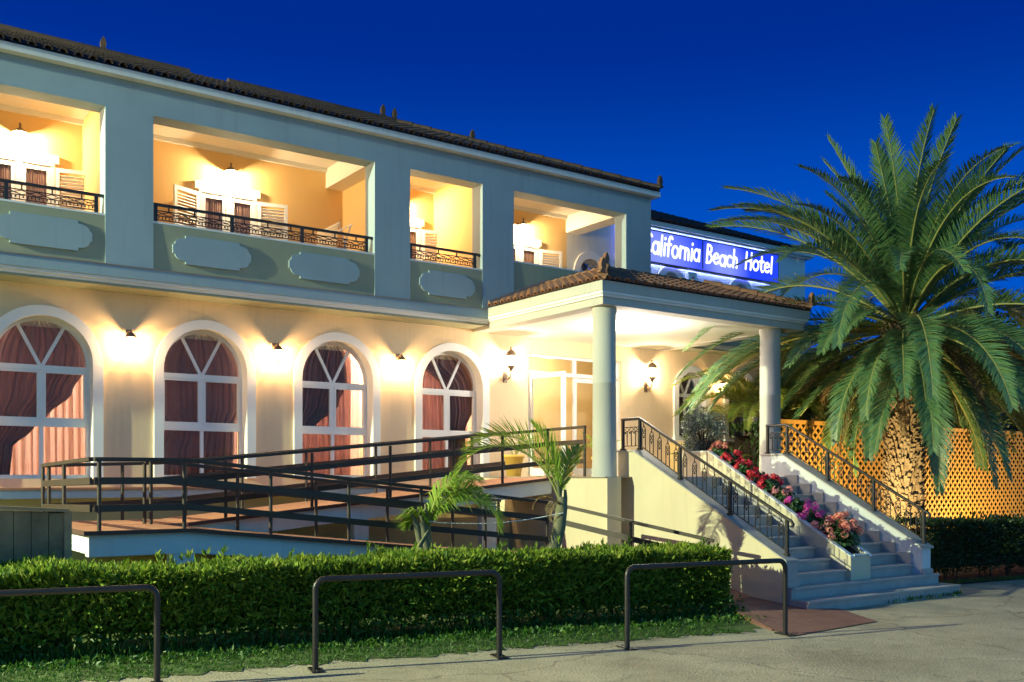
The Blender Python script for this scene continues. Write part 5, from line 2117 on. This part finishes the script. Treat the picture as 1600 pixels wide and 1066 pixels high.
def sconce_proto():
    r = thing('entrance_sconce', '', 'wall lamp', (0, 0, 0))
    mb = MB()
    mb.box(-0.045, 0.045, -0.02, 0.0, -0.36, -0.12)
    mb.tube([(0, -0.02, -0.26), (0, -0.1, -0.30), (0, -0.17, -0.28), (0, -0.22, -0.2), (0, -0.22, -0.12)], 0.016, 7)
    mb.tube([(0, -0.02, -0.18), (0, -0.09, -0.21), (0, -0.13, -0.27)], 0.009, 6)
    mb.build('bracket', M['sconce'], r)
    mb = MB()
    mb.lathe([(0.02, -0.14), (0.03, -0.12), (0.085, -0.05), (0.09, -0.035), (0.001, -0.035)], (0, -0.22, 0), 12)
    mb.build('cup', M['sconce'], r)
    mb = MB()
    mb.lathe([(0.078, -0.034), (0.105, 0.16)], (0, -0.22, 0), 12)
    mb.build('glass', M['lampglass'], r)
    mb = MB()
    mb.lathe([(0.001, 0.36), (0.012, 0.35), (0.022, 0.325), (0.01, 0.305), (0.03, 0.29), (0.07, 0.265), (0.105, 0.215), (0.118, 0.165), (0.112, 0.163), (0.06, 0.24), (0.001, 0.26)], (0, -0.22, 0), 14)
    mb.build('dome_cap', M['sconce'], r)
    mb = MB()
    mb.sphere((0, -0.22, 0.12), 0.028, 8, 6)
    mb.build('bulb', M['bulb'], r)
    point('sconce_light', (0, -0.22, 0.05), P_SCONCE, WARM2, 0.035, r)
    return r


sp_ = sconce_proto()
for i, (x, lab) in enumerate(((11.55, 'large bronze dome wall lamp left of the entrance door'), (15.47, 'large bronze dome wall lamp right of the front column and entrance door'))):
    o = sp_ if i == 0 else copy_tree(sp_)
    o.location = (x, YW, 2.29)
    tag(o, lab, 'wall lamp', 'bronze wall lamps beside the entrance')


def balcony_lamp_proto():
    r = thing('balcony_lamp', '', 'wall lamp', (0, 0, 0))
    mb = MB()
    mb.box(-0.04, 0.04, -0.015, 0.0, -0.05, 0.07)
    mb.tube([(0, -0.01, 0.02), (0, -0.1, 0.06), (0, -0.19, 0.05)], 0.011, 6)
    mb.build('bracket', M['sconce'], r)
    mb = MB()
    mb.lathe([(0.001, 0.15), (0.017, 0.14), (0.017, 0.07), (0.04, 0.055), (0.13, -0.02), (0.125, -0.022), (0.03, 0.04), (0.001, 0.05)], (0, -0.2, 0), 12)
    mb.build('shade', M['sconce'], r)
    mb = MB()
    mb.sphere((0, -0.2, -0.005), 0.028, 8, 6)
    mb.build('bulb', M['bulb'], r)
    point('balcony_light', (0, -0.2, -0.075), P_BALC, (1.0, 0.74, 0.42), 0.035, r)
    return r


bl = balcony_lamp_proto()
for i, (x, lab) in enumerate(zip(BD, ('lit balcony lamp above the door at the left edge', 'lit balcony lamp above the shuttered door of the widest whole balcony', 'lit balcony lamp hidden behind the pillar of the narrow balcony', 'lit balcony lamp in the balcony above the porch roof'))):
    o = bl if i == 0 else copy_tree(bl)
    o.location = (x, 18.0, 5.66)
    tag(o, lab, 'wall lamp', 'lamps above the balcony doors')


# ------------------------------------------------------------------ balcony chairs and drying rack
def chair(label, x, y, rz, seat):
    r = thing('balcony_chair', label, 'chair', (x, y, 3.29), rz)
    ORIGIN[r.name] = Vector((0, 0, 0))
    mb = MB()
    mb.box(-0.24, 0.24, -0.24, 0.24, seat - 0.03, seat)
    mb.build('seat', M['plastic'], r, bevel=0.01)
    mb = MB()
    for x_ in (-0.23, 0.23):
        mb.tube([(x_, 0.22, seat), (x_ * 1.02, 0.28, seat + 0.35), (x_ * 0.95, 0.36, seat + 0.62)], 0.022, 6)
    mb.tube([(-0.22, 0.36, seat + 0.6), (0, 0.38, seat + 0.63), (0.22, 0.36, seat + 0.6)], 0.03, 6)
    for k in range(-2, 3):
        mb.tube([(k * 0.08, 0.22, seat), (k * 0.08, 0.28, seat + 0.35), (k * 0.08, 0.365, seat + 0.61)], 0.012, 5)
    mb.build('backrest', M['plastic'], r)
    for x_ in (-0.21, 0.21):
        for y_ in (-0.21, 0.21):
            mb = MB()
            mb.tube([(x_, y_, seat - 0.03), (x_ * 1.12, y_ * 1.12, 0.0)], 0.02, 6)
            mb.build('leg', M['plastic'], r)


chair('pale chair with high curved back on the narrow balcony', 10.15, 17.3, -0.9, 0.62)
chair('pale chair in the left corner of the widest whole balcony', 4.75, 17.2, 2.2, 0.5)
chair('pale chair at the right end of the left edge balcony', 3.35, 17.35, -1.2, 0.5)
rk = thing('drying_rack', 'white drying rack with hanging cloth at the right end of the widest whole balcony', 'drying rack', (8.1, 17.2, 3.29))
mb = MB()
for y in (16.75, 17.65):
    mb.tube([(7.75, y, 3.29), (8.2, y, 4.72)], 0.012, 6)
    mb.tube([(8.45, y, 3.29), (7.95, y, 4.72)], 0.012, 6)
mb.tube([(8.2, 16.7, 4.72), (8.2, 17.7, 4.72)], 0.014, 6)
mb.tube([(7.95, 16.7, 4.72), (7.95, 17.7, 4.72)], 0.014, 6)
mb.build('frame', M['white_plastic'], rk)
mb = MB()
vs = []
for j in range(7):
    for i in range(13):
        vs.append((7.94 - 0.05 * j / 6 * (1 + 0.5 * sin(i * 1.7)), 16.75 + 0.9 * i / 12, 4.73 - 0.75 * j / 6))
fs = [(j * 13 + i, j * 13 + i + 1, j * 13 + i + 14, j * 13 + i + 13) for j in range(6) for i in range(12)]
mb.add(vs, fs, 0, True)
mb.build('hanging_cloth', M['lace'], rk)

# ------------------------------------------------------------------ garden spotlight by the palm
sl = thing('garden_spotlight', 'small lit garden spotlight at the left end of the dark hedge lighting the palm trunk', 'lamp', (16.12, 9.98, G))
mb = MB()
mb.tube([(16.12, 9.98, G), (16.12, 9.98, -1.36)], 0.015, 6)
mb.build('stake', M['iron'], sl)
mb = MB()
mb.tube([(16.08, 9.93, -1.34), (16.18, 10.06, -1.26)], [0.04, 0.055], 12, cap=False)
mb.build('housing', M['iron'], sl)
mb = MB()
mb.sphere((16.12, 9.97, -1.29), 0.034, 10, 6)
mb.build('lens', M['bulb'], sl)
def garden_spot(parent, o, loc, aim, power, size):
    ls = bpy.data.lights.new('garden_spot', 'SPOT')
    ls.energy = power
    ls.color = (1.0, 0.74, 0.32)
    ls.spot_size = radians(size)
    ls.spot_blend = 0.7
    ls.shadow_soft_size = 0.05
    lo = bpy.data.objects.new('garden_spot', ls)
    COL.objects.link(lo)
    lo.parent = parent
    lo.location = Vector(loc) - Vector(o)
    lo.rotation_euler = (Vector(aim) - Vector(loc)).to_track_quat('-Z', 'Y').to_euler()


garden_spot(sl, (16.12, 9.98, G), (16.05, 10.9, -1.3), (18.6, 13.1, 0.0), P_UP, 120)
s2 = thing('garden_spotlight', 'garden spotlight low behind the dark hedge lighting the right lattice panel', 'lamp', (22.3, 10.7, G))
mb = MB()
mb.tube([(22.3, 10.7, G), (22.3, 10.7, -1.5)], 0.015, 6)
mb.build('stake', M['iron'], s2)
mb = MB()
mb.tube([(22.3, 10.6, -1.5), (22.3, 10.75, -1.42)], [0.04, 0.055], 12, cap=False)
mb.build('housing', M['iron'], s2)
mb = MB()
mb.sphere((22.3, 10.7, -1.45), 0.034, 10, 6)
mb.build('lens', M['bulb'], s2)
garden_spot(s2, (22.3, 10.7, G), (22.3, 10.85, -1.4), (23.0, 13.1, -0.2), P_UP * 0.8, 150)

# ------------------------------------------------------------------ street lamp left of the picture that lights the hedge tops and stair wall
LX, LY = -14.6, 14.7
st = thing('street_lamp', 'tall street lamp on the road edge left of the hotel', 'street lamp', (LX, LY, G))
mb = MB()
mb.tube([(LX, LY, G), (LX, LY, 6.7), (LX + 0.1, LY, 7.1), (LX + 0.4, LY, 7.25), (LX + 0.8, LY, 7.25)], [0.09, 0.06, 0.05, 0.045, 0.04], 10)
mb.build('pole', M['iron'], st)
mb = MB()
mb.box(LX + 0.65, LX + 1.25, LY - 0.12, LY + 0.12, 7.18, 7.3)
mb.build('head', M['iron'], st, bevel=0.03)
mb = MB()
mb.box(LX + 0.75, LX + 1.15, LY - 0.08, LY + 0.08, 7.15, 7.179)
mb.build('lens', M['streethead'], st)
point('street_light', (LX + 0.95, LY, 7.0), P_STREET, (0.90, 1.0, 0.60), 0.10, st)
